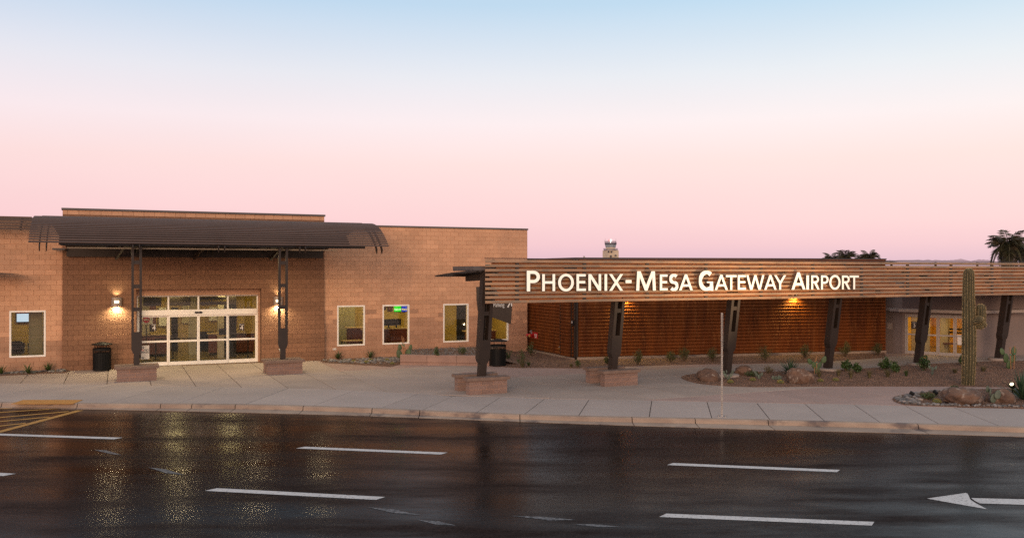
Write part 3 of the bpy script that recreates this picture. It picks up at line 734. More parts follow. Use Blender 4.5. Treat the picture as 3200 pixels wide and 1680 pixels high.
# control joints: dark vertical sealant lines
fpart('control_joint', M['mortar'], [(FA.s_at(1332)-0.006, FA.s_at(1332)+0.006, -0.01, 0.0035, 0, 30*CH-0.04)])
fpart('roof', M['dark_roof'], [(SW, SR-0.01, -8.6, -0.35, 5.6, 5.7)])
fpart('rear_wall', M['mortar'], [(SW, SR, -8.8, -8.6, -0.1, 5.9)])
fpart('end_wall', M['mortar'], [(SR-0.3, SR-0.005, -8.6, -0.31, -0.1, 5.9), (SW-0.2, SW, -8.8, 0, -0.1, 5.9)])
def ceiling_lamp(F, parent, a0, a1, d0, d1, z, mat='lamp_panel', col=(1.0,0.78,0.34), watts=24.0):
    o = fpart('ceiling_lamp', M[mat], [(a0, a1, d0, d1, z, z+0.01)], parent, F)
    l = bpy.data.lights.new('ceiling_light', 'AREA'); l.shape = 'RECTANGLE'; l.size = a1-a0; l.size_y = d1-d0; l.energy = watts; l.color = col
    lo = bpy.data.objects.new('ceiling_light', l); COL.objects.link(lo); lo.parent = parent; lo.rotation_euler = (0,0,F.a)
    lo.location = F.p((a0+a1)/2, (d0+d1)/2, z-0.004)-Vector(ORG[parent.name])
# windows
for i, (a0, a1, z0, z1) in enumerate(wins):
    mb = MB(); t = 0.055
    for bx in ((a0-0.01,a1+0.01,z0-0.01,z0+t),(a0-0.01,a1+0.01,z1-t,z1+0.01),(a0-0.01,a0+t,z0+t,z1-t),(a1-t,a1+0.01,z0+t,z1-t)):
        mb.fbox(FA, bx[0], bx[1], -0.12, 0.018, bx[2], bx[3])
    fr = mb.build('window', M['white_frame'], term)
    mb = MB(); mb.add([FA.p(a0+t,-0.05,z0+t),FA.p(a1-t,-0.05,z0+t),FA.p(a1-t,-0.05,z1-t),FA.p(a0+t,-0.05,z1-t)], [(0,1,2,3)])
    mb.build('pane', M['glass'], fr)
# small outlet cover and hose bib
a, z = FA.sz(1045, 1090)
fpart('outlet_cover', M['white_frame'], [(a-0.075, a+0.075, 0.0, 0.02, z-0.04, z+0.04)])
fpart('outlet_socket', M['hole'], [(a-0.045, a-0.015, 0.02, 0.023, z-0.015, z+0.015), (a+0.015, a+0.045, 0.02, 0.023, z-0.015, z+0.015)])
a, z = FA.sz(872, 1091)
mb = MB(); mb.tube([FA.p(a,0.13,z), FA.p(a,0.20,z), FA.p(a,0.22,z-0.07)], 0.022, 8); mb.tube([FA.p(a-0.05,0.19,z+0.03), FA.p(a+0.05,0.19,z+0.03)], 0.012, 6)
mb.build('hose_bib', M['galv'], term)

# ---- sliding door set, recessed
DD = -0.55
e0 = FA.s_at(427.5, DD); e1 = FA.s_at(805.5, DD)
ent = []
rec = MB()
rec.fbox(FA, DO[0]-0.001, DO[1]+0.001, DD-0.12, -0.301, 2.985, 3.6)        # bulkhead over the doors
rec.fbox(FA, e1+0.002, DO[1]+0.3, DD-0.12, -0.301, 0, 2.985); rec.fbox(FA, DO[0]-0.3, e0-0.002, DD-0.12, -0.301, 0, 2.985)
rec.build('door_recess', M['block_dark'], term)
zt, zh0, zh1 = 2.98, 2.13, 2.36
bays = [e0]+[FA.s_at(p, DD) for p in (526, 619.6, 711.5)]+[e1]
mb = MB(); f = 0.05
mb.fbox(FA, e0, e1, DD-0.06, DD+0.06, zt-f, zt); mb.fbox(FA, e0, e0+f, DD-0.06, DD+0.06, 0.0, zt-f); mb.fbox(FA, e1-f, e1, DD-0.06, DD+0.06, 0.0, zt-f)
mb.fbox(FA, e0+f, e1-f, DD-0.06, DD+0.10, zh0, zh1)
for b in bays[1:-1]: mb.fbox(FA, b-0.035, b+0.035, DD-0.06, DD+0.06, zh1, zt-f)
mb.fbox(FA, e0+f, e1-f, DD-0.06, DD+0.07, 0.0, 0.012)
door_fr = mb.build('sliding_door_frame', M['white_frame'], term)
mb = MB(); mb.fbox(FA, bays[2]-0.15, bays[2]+0.15, DD+0.10, DD+0.15, 2.20, 2.27); mb.build('door_sensor', M['black'], door_fr)
for p, q in zip(bays[:-1], bays[1:]):
    mb = MB(); mb.add([FA.p(p,DD,zh1),FA.p(q,DD,zh1),FA.p(q,DD,zt-f),FA.p(p,DD,zt-f)], [(0,1,2,3)]); mb.build('transom_pane', M['glass'], door_fr)
for i, (p, q) in enumerate(zip(bays[:-1], bays[1:])):
    dd = DD+0.03 if i in (1,2) else DD-0.03
    if i == 0: p += f
    if i == 3: q -= f
    st = 0.055; mb = MB(); z0, z1 = 0.014, zh0-0.004; p += 0.002; q -= 0.002
    for bx in ((p,q,z0,z0+0.13),(p,q,z1-0.07,z1),(p,p+st,z0+0.13,z1-0.07),(q-st,q,z0+0.13,z1-0.07),(p+st,q-st,0.98,1.06)): mb.fbox(FA, bx[0], bx[1], dd-0.022, dd+0.022, bx[2], bx[3])
    dp = mb.build('door_leaf', M['white_frame'], term)
    mb = MB()
    for za, zb in ((z0+0.13,0.98),(1.06,z1-0.07)): mb.add([FA.p(p+st,dd,za),FA.p(q-st,dd,za),FA.p(q-st,dd,zb),FA.p(p+st,dd,zb)], [(0,1,2,3)])
    mb.build('pane', M['glass'], dp)
    if i in (0,3):
        a, z = FA.sz(481 if i == 0 else 755, 1021, dd)
        mb = MB(); mb.fbox(FA, a-0.10, a+0.10, dd+0.004, dd+0.008, z-0.15, z+0.15); mb.build('number_plate', M['sign_dark'], dp)
        text_on(FA, '4', 0.30, a, dd+0.014, z-0.045, M['letter_white'], dp); text_on(FA, 'Door', 0.085, a, dd+0.014, z+0.10, M['letter_white'], dp)
    if i == 0:
        a, z = FA.sz(453.5, 1100, dd)
        mb = MB(); mb.fbox(FA, a-0.165, a+0.165, dd+0.004, dd+0.009, z-0.29, z+0.29); nt_ = mb.build('notice', M['paper'], dp)
        text_on(FA, 'NO', 0.13, a+0.07, dd+0.014, z+0.09, M['print'], dp, sx=0.85); text_on(FA, 'SMOKING', 0.10, a, dd+0.014, z-0.01, M['print'], dp, sx=0.72)
        for k, (rx, rz, mm) in enumerate([(-0.09,0.21,'print'),(-0.09,0.09,'red'),(-0.09,-0.22,'print')]):
            mb = MB(); n = 18
            ci = [(0.050*math.cos(2*math.pi*j/n), 0.050*math.sin(2*math.pi*j/n)) for j in range(n)]; ch_ = [(x*0.78, y*0.78) for x, y in ci]
            fn = lambda x, y, t: FA.p(a+rx+x, dd+t, z+rz+y)
            mb.poly(ci, [ch_[::-1]], fn, 0.010, 0.013); mb.poly([(-0.04,0.022),(-0.03,0.032),(0.04,-0.022),(0.03,-0.032)], [], fn, 0.0105, 0.0135)
            mb.build('pictogram', M[mm], dp)
# overhead letters in the recess, half hidden by the lintel
mb = MB(); mb.fbox(FA, DO[0]+0.02, DO[1]-0.02, -0.42, -0.36, 3.06, 3.58); hdr = mb.build('overhead_sign_panel', M['sign_dark'], term)
text_on(FA, 'Baggage Claim', 0.235, FA.s_at(514,-0.35), -0.352, 3.33, M['letter_white'], hdr); text_on(FA, 'Rental Car', 0.235, FA.s_at(737,-0.35), -0.352, 3.33, M['letter_white'], hdr)
# ---- rooms behind the glass
IZ = 3.05
fpart('interior_floor', M['int_floor'], [(SW, SR-0.31, -8.6, -0.31, -0.05, 0.006)])
fpart('interior_ceiling', M['int_ceiling'], [(SW, SR-0.31, -8.6, -0.31, IZ, IZ+0.05)])
fpart('back_partition', M['ochre'], [(SW, SL-0.4, -4.2, -4.1, 0.006, IZ), (S0-0.3, SR-0.31, -4.0, -3.9, 0.006, IZ), (SL-0.4, S0-0.3, -7.6, -7.5, 0.006, IZ)])
fpart('cross_partition', M['ochre'], [(SL-0.4, SL-0.3, -7.5, -0.31, 0.006, IZ), (S0-0.4, S0-0.3, -7.5, -0.31, 0.006, IZ), (SR-0.36, SR-0.31, -4.0, -0.31, 0.006, IZ), (SW+0.2,SW+0.3,-4.1,-0.31,0.006,IZ)])
a = wins[0][1]; fpart('privacy_panel', M['olive_wall'], [(a-0.66, a-0.16, -0.9, -0.86, 0.006, 2.55), (a-0.14, a+0.5, -0.9, -0.86, 0.006, 2.55)])
a = wins[1][0]; fpart('privacy_panel', M['olive_wall'], [(a+0.45, a+1.6, -3.2, -3.15, 0.006, 2.35)])
a = wins[3][0]; fpart('dark_doorway', M['black'], [(FA.s_at(1432,-3.9)-0.1, FA.s_at(1456,-3.9)+0.25, -3.895, -3.87, 0.006, 2.25)]); fpart('privacy_panel', M['olive_wall'], [(a-0.1, a+0.35, -1.3, -1.26, 0.006, 2.9)])
for sx in (SW+2.2, SW+4.6, (wins[0][0]+wins[0][1])/2):
    ceiling_lamp(FA, term, sx-0.3, sx+0.3, -3.0, -1.8, IZ-0.012)
for sx in (-8.6,-6.2,-3.8,-1.4):
    ceiling_lamp(FA, term, sx-0.3, sx+0.3, -3.0, -1.8, IZ-0.012); ceiling_lamp(FA, term, sx-0.3, sx+0.3, -6.2, -5.0, IZ-0.012)
for sx in (0.9, 2.6, 4.3, 6.4, 8.6):
    ceiling_lamp(FA, term, sx-0.3, sx+0.3, -2.7, -1.5, IZ-0.012)
# lobby dressing built into the building: overhead signs, dark opening, red wall
fpart('hanging_sign', M['sign_dark'], [(bays[0]+0.3, bays[1]-0.2, -2.2, -2.1, 2.48, 2.85)]); fpart('hanging_sign', M['sign_dark'], [(bays[1]+0.1, bays[2]-0.2, -2.2, -2.1, 2.48, 2.85)])
hs_ = fpart('hanging_sign', M['sign_dark'], [(bays[2]+0.05, bays[3]+0.55, -2.2, -2.1, 2.48, 2.85)])
text_on(FA, "Women's Restroom", 0.17, (bays[2]+bays[3])/2+0.1, -2.092, 2.68, M['gold'], hs_)
fpart('wall_panel', M['maroon'], [(bays[1]+0.3, bays[2]-0.3, -7.5, -7.46, 1.9, 2.9)]); fpart('wall_panel', M['desk_top'], [(bays[2]-1.0, bays[2]+0.6, -7.5, -7.45, 0.006, 2.5)])
fpart('wall_panel', M['black'], [(bays[3]+0.1, bays[3]+0.65, -3.0, -2.9, 0.006, 2.6)]); fpart('wall_panel', M['cream'], [(bays[0]+0.2, bays[1]-0.6, -5.0, -4.95, 0.9, 2.9)])
fpart('door_mat', M['black'], [(e0+0.3, e1-0.3, DD-1.6, DD-0.1, 0.006, 0.02)])

def site(name, label, cat, F, a, d, group=None, z=0.0):
    p = F.p(a, d, z); return thing(name, label, cat, (p.x,p.y,z), 0, group)
for k, (px, w_, z0_, z1_, mm, dd_) in enumerate([(470,0.5,1.2,2.3,'maroon',-7.4),(508,0.35,1.3,2.2,'paper',-7.4),(545,0.3,0.01,2.2,'black',-7.4),(585,0.5,1.4,2.3,'cream',-7.4),(640,0.8,0.01,1.0,'black',-6.6),(668,0.45,1.5,2.2,'paper',-7.4),(730,0.3,1.4,2.3,'maroon',-5.2),(775,0.45,0.01,2.3,'desk_top',-4.6)]):
    a = FA.s_at(px, dd_); fpart('lobby_panel', M[mm], [(a-w_/2, a+w_/2, dd_, dd_+0.05, z0_, z1_)])
for k, (px, dd_) in enumerate([(448,-5.6),(600,-5.4),(690,-6.2)]):
    a = FA.s_at(px, dd_); fpart('lobby_column', M['cream'], [(a-0.17, a+0.17, dd_, dd_+0.34, 0.006, IZ)])
# television, waiting chairs
tv = site('television', 'wall television with pale blue screen inside the leftmost window', 'television', FA, FA.s_at(77,-4.1), -4.0)
a, z = FA.sz(76, 992, -4.1); w = 0.31
mb = MB(); mb.fbox(FA, a-w, a+w, -4.07, -3.99, z-0.21, z+0.21); mb.build('casing', M['black'], tv)
mb = MB(); mb.fbox(FA, a-w+0.03, a+w-0.03, -3.99, -3.985, z-0.17, z+0.18); mb.build('screen', M['screen'], tv)
mb = MB(); mb.fbox(FA, a-w, a+w+0.2, -4.07, -4.0, z+0.22, z+0.28); mb.build('red_banner', M['red'], tv)
def wait_chair(a, d, label):
    t = site('waiting_chair', label, 'chair', FA, a, d, 'black waiting chairs behind the leftmost window')
    for (nm, pts, mat) in (('backrest', [(-0.27,0.55),(0.27,0.55),(0.30,0.95),(0.22,1.0),(-0.22,1.0),(-0.30,0.95)], 'black'),):
        mb = MB(); mb.poly(pts, [], lambda x,y,t_: FA.p(a+x, d-0.28+t_-(y-0.5)*0.2, y), -0.02, 0.03); mb.build(nm, M[mat], t)
    mb = MB(); mb.tube([FA.p(a-0.31,d-0.3,0.98), FA.p(a-0.29,d-0.22,0.60), FA.p(a-0.15,d-0.2,0.50), FA.p(a+0.15,d-0.2,0.50), FA.p(a+0.29,d-0.22,0.60), FA.p(a+0.31,d-0.3,0.98)], 0.018, 6); mb.build('back_frame', M['galv'], t)
    mb = MB(); mb.fbox(FA, a-0.26, a+0.26, d-0.22, d+0.25, 0.41, 0.47); mb.build('seat', M['black'], t)
    for sx in (-0.22, 0.22):
        mb = MB(); mb.bar(FA.p(a+sx,d,0.41), FA.p(a+sx,d,0.02), 0.04, 0.04); mb.bar(FA.p(a+sx,d-0.25,0.02), FA.p(a+sx,d+0.25,0.02), 0.04, 0.03); mb.build('leg', M['galv'], t)
c0 = FA.s_at(52,-2.2)
wait_chair(c0-0.02, -2.2, 'black waiting chair with silver frame, left one of the nearer pair behind the leftmost window'); wait_chair(c0+0.68, -2.2, 'black waiting chair with silver frame, beside the grey panel behind the leftmost window')
wait_chair(FA.s_at(42,-3.3), -3.3, 'black waiting chair in the back row behind the leftmost window')
# desks in the rental offices
def desk(name, label, a0, a1, d, top=1.02, mat='maroon'):
    t = site(name, label, 'counter', FA, (a0+a1)/2, d, None)
    mb = MB(); mb.fbox(FA, a0, a1, d-0.30, d+0.30, top-0.05, top); mb.build('counter_top', M['desk_top'], t)
    mb = MB(); mb.fbox(FA, a0+0.05, a1-0.05, d-0.02, d+0.22, 0.12, top-0.052); mb.build('front_panel', M[mat], t)
    mb = MB(); mb.fbox(FA, a0+0.1, a1-0.1, d-0.02, d+0.18, 0.006, 0.118); mb.build('kick_board', M['black'], t)
    return t
b0 = wins[1][0]; desk('service_counter', 'dark wooden counter behind the first window right of the entrance', b0+0.95, b0+2.2, -2.4, 1.3)
b0 = wins[2][0]; desk('service_counter', 'long dark counter with computers under the green and blue signs', b0-0.5, b0+1.95, -2.2, 1.22)
b0 = wins[4][0]; desk('service_counter', 'cluttered office desk seen through the window under the parking sign', b0-0.3, b0+1.4, -1.9, 1.0)
tb = site('side_table', 'low tan topped table inside the first window right of the entrance', 'table', FA, wins[1][0]+0.9, -1.2)
mb = MB(); mb.fbox(FA, wins[1][0]+0.5, wins[1][0]+1.5, -1.5, -0.9, 0.72, 0.76); mb.build('table_top', M['desk_top'], tb)
for sx, sd in ((0.55,-1.45),(1.45,-1.45),(0.55,-0.95),(1.45,-0.95)):
    mb = MB(); mb.bar(FA.p(wins[1][0]+sx,sd,0.72), FA.p(wins[1][0]+sx,sd,0.006), 0.05, 0.05); mb.build('leg', M['black'], tb)
def monitor(a, d, z, label):
    t = site('monitor', label, 'monitor', FA, a, d, None, z)
    mb = MB(); mb.fbox(FA, a-0.24, a+0.24, d, d+0.035, z+0.12, z+0.44); mb.build('display', M['black'], t)
    mb = MB(); mb.fbox(FA, a-0.03, a+0.03, d-0.02, d, z+0.02, z+0.25); mb.fbox(FA, a-0.12, a+0.12, d-0.08, d+0.10, z+0.001, z+0.02); mb.build('stand', M['black'], t)
a2 = wins[2][0]
monitor(a2+0.92, -2.2, 1.22, 'black monitor left of the printer on the counter under the blue sign'); monitor(a2+1.35, -2.3, 1.22, 'black monitor nearest the right edge of the window with the green sign')
monitor(wins[4][0]+0.62, -1.9, 1.0, 'black monitor on the office desk under the parking sign')
def wallsign(name, label, px0, px1, py0, py1, mat, txt, tmat, size, d=-3.89):
    a0 = FA.s_at(px0, d); a1 = FA.s_at(px1, d); z1 = FA.sz(px0, py0, d)[1]; z0 = FA.sz(px0, py1, d)[1]
    t = site(name, label, 'sign', FA, (a0+a1)/2, d, None, z0)
    mb = MB(); mb.fbox(FA, a0, a1, d+0.002, d+0.08, z0, z1); mb.build('light_box', M[mat], t)
    text_on(FA, txt, size, (a0+a1)/2, d+0.085, z0+(z1-z0)*0.26, M[tmat], t)
wallsign('company_sign', 'bright green backlit sign inside the second window right of the entrance', 1231.5, 1251.5, 946, 973, 'green_sign', 'National', 'white_glow', 0.11)
wallsign('company_sign', 'blue backlit sign with yellow letters beside the green one', 1255, 1271, 946, 973, 'blue_sign', 'Alamo', 'yellow_glow', 0.12)
for i, (p0, p1, y1, lb) in enumerate([(1199,1206.5,967,'small dark framed picture at the left edge of the window with the green sign'),(1211,1226,972,'larger dark framed picture left of the green sign')]):
    a0 = FA.s_at(p0,-3.89); a1 = FA.s_at(p1,-3.89); z1 = 2.5; z0 = FA.sz(p0, y1, -3.89)[1]
    t = site('wall_picture', lb, 'picture', FA, (a0+a1)/2, -3.89, None, z0)
    mb = MB(); mb.fbox(FA, a0, a1, -3.888, -3.86, z0, z1); mb.build('frame', M['black'], t)
    mb = MB(); mb.fbox(FA, a0+0.03, a1-0.03, -3.86, -3.855, z0+0.03, z1-0.03); mb.build('print', M['maroon'], t)
# no-entry panel, stanchions and kiosk in the lobby
ne = site('no_entry_sign', 'cream floor sign with a red no entry disc inside the left door leaf', 'sign', FA, FA.s_at(457,-2.6), -2.6)
a = FA.s_at(457,-2.6); z = FA.sz(457, 998, -2.6)[1]
mb = MB(); mb.fbox(FA, a-0.27, a+0.27, -2.62, -2.60, z-0.2, z+0.26); mb.build('panel', M['paper'], ne)
mb = MB(); cyl = [(0.15*math.cos(k*math.pi/12), 0.15*math.sin(k*math.pi/12)) for k in range(24)]; mb.poly(cyl, [], lambda x,y,t: FA.p(a+x,-2.6+t,z+y), 0.002, 0.006); mb.build('disc', M['red'], ne)
mb = MB(); mb.fbox(FA, a-0.10, a+0.10, -2.594, -2.590, z-0.025, z+0.025); mb.build('bar', M['paper'], ne)
mb = MB(); mb.tube([FA.p(a,-2.63,0.03), FA.p(a,-2.63,z+0.1)], 0.025, 8); mb.lathe([(0.22,0.0),(0.22,0.02),(0.03,0.035)], 16, FA.p(a,-2.63,0.006)); mb.build('pole', M['black'], ne)
st0 = thing('stanchion', 'black queue stanchion inside the left door leaf', 'stanchion', FA.p(FA.s_at(487,-3.2),-3.2,0.006), 0, 'queue stanchions in the lobby', local=True)
mb = MB(); mb.lathe([(0.16,0),(0.16,0.02),(0.03,0.04),(0.025,0.9),(0.035,0.91),(0.035,0.97),(0.0,0.98)], 14, cap=False); mb.build('post', M['black'], st0)
mb = MB(); mb.box(0.03,1.1,-0.004,0.004,0.90,0.95); mb.build('belt', M['black'], st0)
clone(st0, FA.p(FA.s_at(540,-3.4),-3.4,0.006), label='black queue stanchion inside the left sliding leaf'); clone(st0, FA.p(FA.s_at(775,-2.6),-2.6,0.006), label='black queue stanchion behind the right door leaf')
ks = site('kiosk', 'pale information kiosk standing in the lobby behind the right sliding leaf', 'kiosk', FA, FA.s_at(698,-3.0), -3.0)
a = FA.s_at(698,-3.0)
mb = MB(); mb.fbox(FA, a-0.25, a+0.25, -3.2, -2.9, 0.006, 1.0); mb.build('cabinet', M['cream'], ks); mb = MB(); mb.fbox(FA, a-0.28, a+0.28, -3.22, -2.88, 1.0, 1.05); mb.build('top', M['desk_top'], ks)
mb = MB(); mb.fbox(FA, a-0.2, a+0.2, -3.06, -3.02, 1.05, 1.35); mb.build('display', M['green_sign'] if False else M['black'], ks)

# ---- wall sconces
def sconce(px, py, label):
    a, z = FA.sz(px, py, 0.10)
    t = site('wall_sconce', label, 'wall lamp', FA, a, 0.10, 'lit wall sconces beside the entrance', z)
    def fn(x, y, tt): return FA.p(a+x, 0.10+y, z+tt)
    n = 14; arc = [(0.20*math.cos(math.pi*k/n), 0.05+0.17*math.sin(math.pi*k/n)) for k in range(n+1)]
    inn = [(p[0]*0.93, 0.05+(p[1]-0.05)*0.92) for p in arc]
    mb = MB()
    for lo, hi in ((-0.17,-0.045),(0.065,0.19)):
        for (p, q, r, s_) in zip(arc[:-1], arc[1:], inn[:-1], inn[1:]):
            mb.hexa([fn(*p,lo),fn(*q,lo),fn(*s_,lo),fn(*r,lo),fn(*p,hi),fn(*q,hi),fn(*s_,hi),fn(*r,hi)])
    for k, (p, q, r, s_) in enumerate(zip(arc[:-1], arc[1:], inn[:-1], inn[1:])):
        if 4 <= k <= 9: continue
        mb.hexa([fn(*p,-0.045),fn(*q,-0.045),fn(*s_,-0.045),fn(*r,-0.045),fn(*p,0.065),fn(*q,0.065),fn(*s_,0.065),fn(*r,0.065)])
    mb.fbox(FA, a-0.2, a-0.186, 0.101, 0.15, z-0.17, z+0.19); mb.fbox(FA, a+0.186, a+0.2, 0.101, 0.15, z-0.17, z+0.19)
    mb.build('shell', M['sconce'], t, fix=True)
    mb = MB(); mb.fbox(FA, a-0.09, a+0.09, 0.13, 0.19, z-0.035, z+0.055); mb.build('lamp', M['bulb'], t)
    l1 = spot(FA.p(a,0.26,z-0.16), FA.p(a,0.16,z-2), 170, 165, 0.9, (1.0,0.83,0.48), 0.05, parent=t)
    l2 = spot(FA.p(a,0.22,z+0.19), FA.p(a,0.16,z+2), 24, 120, 0.9, (1.0,0.83,0.48), 0.05, parent=t)
sconce(364.5, 943, 'lit grey half round sconce left of the entrance doors'); sconce(868.5, 940, 'lit grey half round sconce right of the entrance doors, behind the canopy post')

# ================================================================== entrance canopy with curved louvres
ec = thing('entrance_canopy', 'curved taupe louvred canopy over the sliding doors on two slotted steel posts', 'canopy', tuple(FA.p(-5.2,4.5,0)))
RAD = 4.55; TH1 = R(40.5); DT, ZT = 1.95, 6.08
def arc_pt(th, r=RAD): return DT+r*math.sin(th), ZT-RAD+r*math.cos(th)
cl0 = FA.s_at(88, 4.9); cl1 = FA.s_at(1215.5, 4.9)
NS = 21; DLW = 72.0
for i in range(NS):
    th = TH1*(i+0.5)/NS
    da, za = arc_pt(th-0.0086); db, zb = arc_pt(th+0.0086)
    tx_, tz_ = (db-da), (zb-za); L_ = math.hypot(tx_,tz_); nx, nz_ = -tz_/L_*0.027, tx_/L_*0.027
    mb = MB(); P = FA.p
    mb.hexa([P(cl0,db,zb),P(cl1,db,zb),P(cl1,da,za),P(cl0,da,za),P(cl0,db+nx,zb+nz_),P(cl1,db+nx,zb+nz_),P(cl1,da+nx,za+nz_),P(cl0,da+nx,za+nz_)])
    mb.build('slat', M['slat_paint'], ec)
def rib(px, pair=0.11, low=0.0, back=True):
    a = FA.s_at(px, 4.6); mb = MB()
    for sg in (-1, 1):
        x0, x1 = a+sg*pair-0.018, a+sg*pair+0.018; n = 12; th1 = TH1+R(1.6)
        top = [arc_pt(th1*k/n, RAD-0.012) for k in range(n+1)]; bot = [arc_pt(th1*k/n, RAD-0.012-0.16+0.05*(k/n)) for k in range(n+1)]
        bot[-1] = (bot[-1][0]-0.02, bot[-1][1]-0.10)
        for k in range(n):
            (d0,z0),(d1,z1) = top[k], top[k+1]; (e0_,y0),(e1_,y1) = bot[k], bot[k+1]
            mb.hexa([FA.p(x0,e1_,y1),FA.p(x1,e1_,y1),FA.p(x1,e0_,y0),FA.p(x0,e0_,y0),FA.p(x0,d1,z1),FA.p(x1,d1,z1),FA.p(x1,d0,z0),FA.p(x0,d0,z0)])
        if back:
            mb.hexa([FA.p(x0,2.0,5.86),FA.p(x1,2.0,5.86),FA.p(x1,0.12,4.62),FA.p(x0,0.12,4.62),FA.p(x0,2.0,6.03),FA.p(x1,2.0,6.03),FA.p(x1,0.12,4.80),FA.p(x0,0.12,4.80)])
    mb.build('rib', M['bronze'], ec, fix=True)
rib(136, back=False); rib(425); rib(690); rib(941); rib(1179, back=False)
rl, rr = FA.s_at(150, 1.9), FA.s_at(1131, 1.9)
mb = MB(); P = FA.p
mb.hexa([P(rl,DT,6.045),P(rr,DT,6.045),P(S0-0.05,0.15,4.86),P(SL+0.2,0.15,4.86),P(rl,DT,6.075),P(rr,DT,6.075),P(S0-0.05,0.15,4.90),P(SL+0.2,0.15,4.90)]); mb.build('roof_sheet', M['bronze'], ec)
fpart('soffit_strip', M['cream'], [(SL+0.35, S0-0.4, 3.9, 4.3, 4.84, 4.885)], ec)
fpart('fascia', M['coping'], [(rl-0.2, rr, DT-0.06, DT-0.02, 5.98, 6.13)], ec)
# corrugated deck behind the upper louvres
mb = MB(); n = 7
for k in range(n):
    (d0,z0),(d1,z1) = arc_pt(TH1*0.95*k/n, RAD-0.19), arc_pt(TH1*0.95*(k+1)/n, RAD-0.19)
    mb.add([P(SL+0.1,d1,z1),P(S0+0.1,d1,z1),P(S0+0.1,d0,z0),P(SL+0.1,d0,z0)], [(0,1,2,3)])
mb.build('roof_deck', M['bronze'], ec)
fpart('ledger_beam', M['bronze'], [(SL+0.15, S0-0.1, 0.16, 0.30, 4.60, 4.98)], ec)
fpart('front_purlin', M['bronze'], [(cl0+1.0, cl1-0.9, 4.45, 4.53, 4.93, 5.08)], ec)
for a_, b_ in ((606,676),(845,916),(362,420)):
    mb = MB(); mb.bar(FA.p(FA.s_at(a_,0.3),0.3,4.55), FA.p(FA.s_at(b_,2.6),2.6,5.55), 0.09, 0.12); mb.build('brace', M['bronze'], ec)
for k, px in enumerate((345, 567, 800, 1003)):       # recessed soffit downlights, seen mirrored in the wet road
    a = FA.s_at(px, 3.4); c = FA.p(a, 3.4, 4.93)
    mb = MB(); mb.lathe([(0.15,0.0),(0.15,0.12),(0.136,0.12),(0.136,0.0),(0.15,0.0)], 20, (c.x,c.y,4.895), cap=False); dl_ = mb.build('downlight', M['bronze'], ec)
    lt = bpy.data.lights.new('downlight_lamp', 'AREA'); lt.shape = 'DISK'; lt.size = 0.26; lt.energy = DLW; lt.color = (1.0,0.76,0.42)
    lo_ = bpy.data.objects.new('downlight_lamp', lt); COL.objects.link(lo_); lo_.parent = ec; lo_.location = c-Vector(ORG[ec.name])+Vector((0,0,0.005))
fpart('flashing', M['coping'], [(SL-0.35, SL+0.1, 0.16, 0.5, 4.86, 4.93)], ec)
# posts: two flat bars with spacer blocks, a shouldered gusset and a narrow foot
def bar_outline(mb, F, pts, d0, d1, lean):
    """outline in (a, z) extruded in d, sheared outwards by lean(z)"""
    mb.poly(pts, [], lambda x, y, t: F.p(x, t+lean(y), y), d0, d1)
def post(F, a, d, parent, ztop, lean, w=0.36, th=0.16, slot=1.76, sh0=1.12, sh1=0.98, foot=0.20, spac=(4.34,3.45,2.60), bw=0.085, z0=0.0):
    mb = MB()
    h = w/2
    bar_outline(mb, F, [(a-foot/2,z0),(a+foot/2,z0),(a+foot/2,sh1-0.02),(a+h*0.72,sh1),(a+h,sh0),(a+h,slot),(a-h,slot),(a-h,sh0),(a-h*0.72,sh1),(a-foot/2,sh1-0.02)], d-th/2, d+th/2, lean)
    base = mb.build('post', M['bronze'], parent)
    for sg in (-1, 1):
        mb = MB(); x0, x1 = (a-h, a-h+bw) if sg < 0 else (a+h-bw, a+h)
        bar_outline(mb, F, [(x0,slot+0.001),(x1,slot+0.001),(x1,ztop),(x0,ztop)], d-th/2, d+th/2, lean); mb.build('side_bar', M['bronze'], base)
    for z in spac:
        mb = MB(); bar_outline(mb, F, [(a-h+bw-0.002,z-0.07),(a+h-bw+0.002,z-0.07),(a+h-bw+0.002,z+0.07),(a-h+bw-0.002,z+0.07)], d-th/2+0.02, d+th/2-0.02, lean); mb.build('spacer', M['bronze'], base)
    return base
ap = [FA.s_at(427, 4.42), FA.s_at(884, 4.42)]
for a in ap: post(FA, a, 4.42, ec, 5.06, lambda z: 0.012*(z-2))

# ================================================================== benches
def bench(F, a, d, label, group, dist=1.05, length=1.34, rot=None):
    p = F.p(a, d, 0)
    t = thing('bench', label, 'bench', (p.x,p.y,0), F.a if rot is None else rot, group, local=True)
    for sg in (-1, 1):
        y = sg*dist/2
        mb = MB(); mb.box(-length/2+0.004, length/2-0.004, y-0.15, y+0.15, 0, 0.449); core = mb.build('seat_wall', M['mortar'], t)
        for r in range(3):
            z0 = r*0.15; cuts = [-length/2, -length/2+0.42+0.2*(r%2), -length/2+0.84+0.2*(r%2), length/2]
            for x0, x1 in zip(cuts[:-1], cuts[1:]):
                mb = MB(); e = 0.006; k = 0.010
                mb.box(x0+k/2-(e if x0 == cuts[0] else 0), x1-k/2+(e if x1 == cuts[-1] else 0), y-0.15-e, y+0.15+e, z0+0.004, z0+0.146)
                mb.build('block', M['bench_block'], core)
        mb = MB(); mb.hexa([(-length/2-0.09,y-0.22,0.45),(length/2+0.09,y-0.22,0.45),(length/2+0.09,y+0.22,0.45),(-length/2-0.09,y+0.22,0.45),(-length/2-0.085,y-0.215,0.545),(length/2+0.085,y-0.215,0.545),(length/2+0.085,y+0.215,0.545),(-length/2-0.085,y+0.215,0.545)])
        mb.build('cap', M['bench_cap'], t)
    return t
bg_ = 'paired block bench walls around the steel posts'
bench(FA, ap[0], 4.42, 'split block bench around the canopy post left of the entrance doors', bg_, dist=0.62)
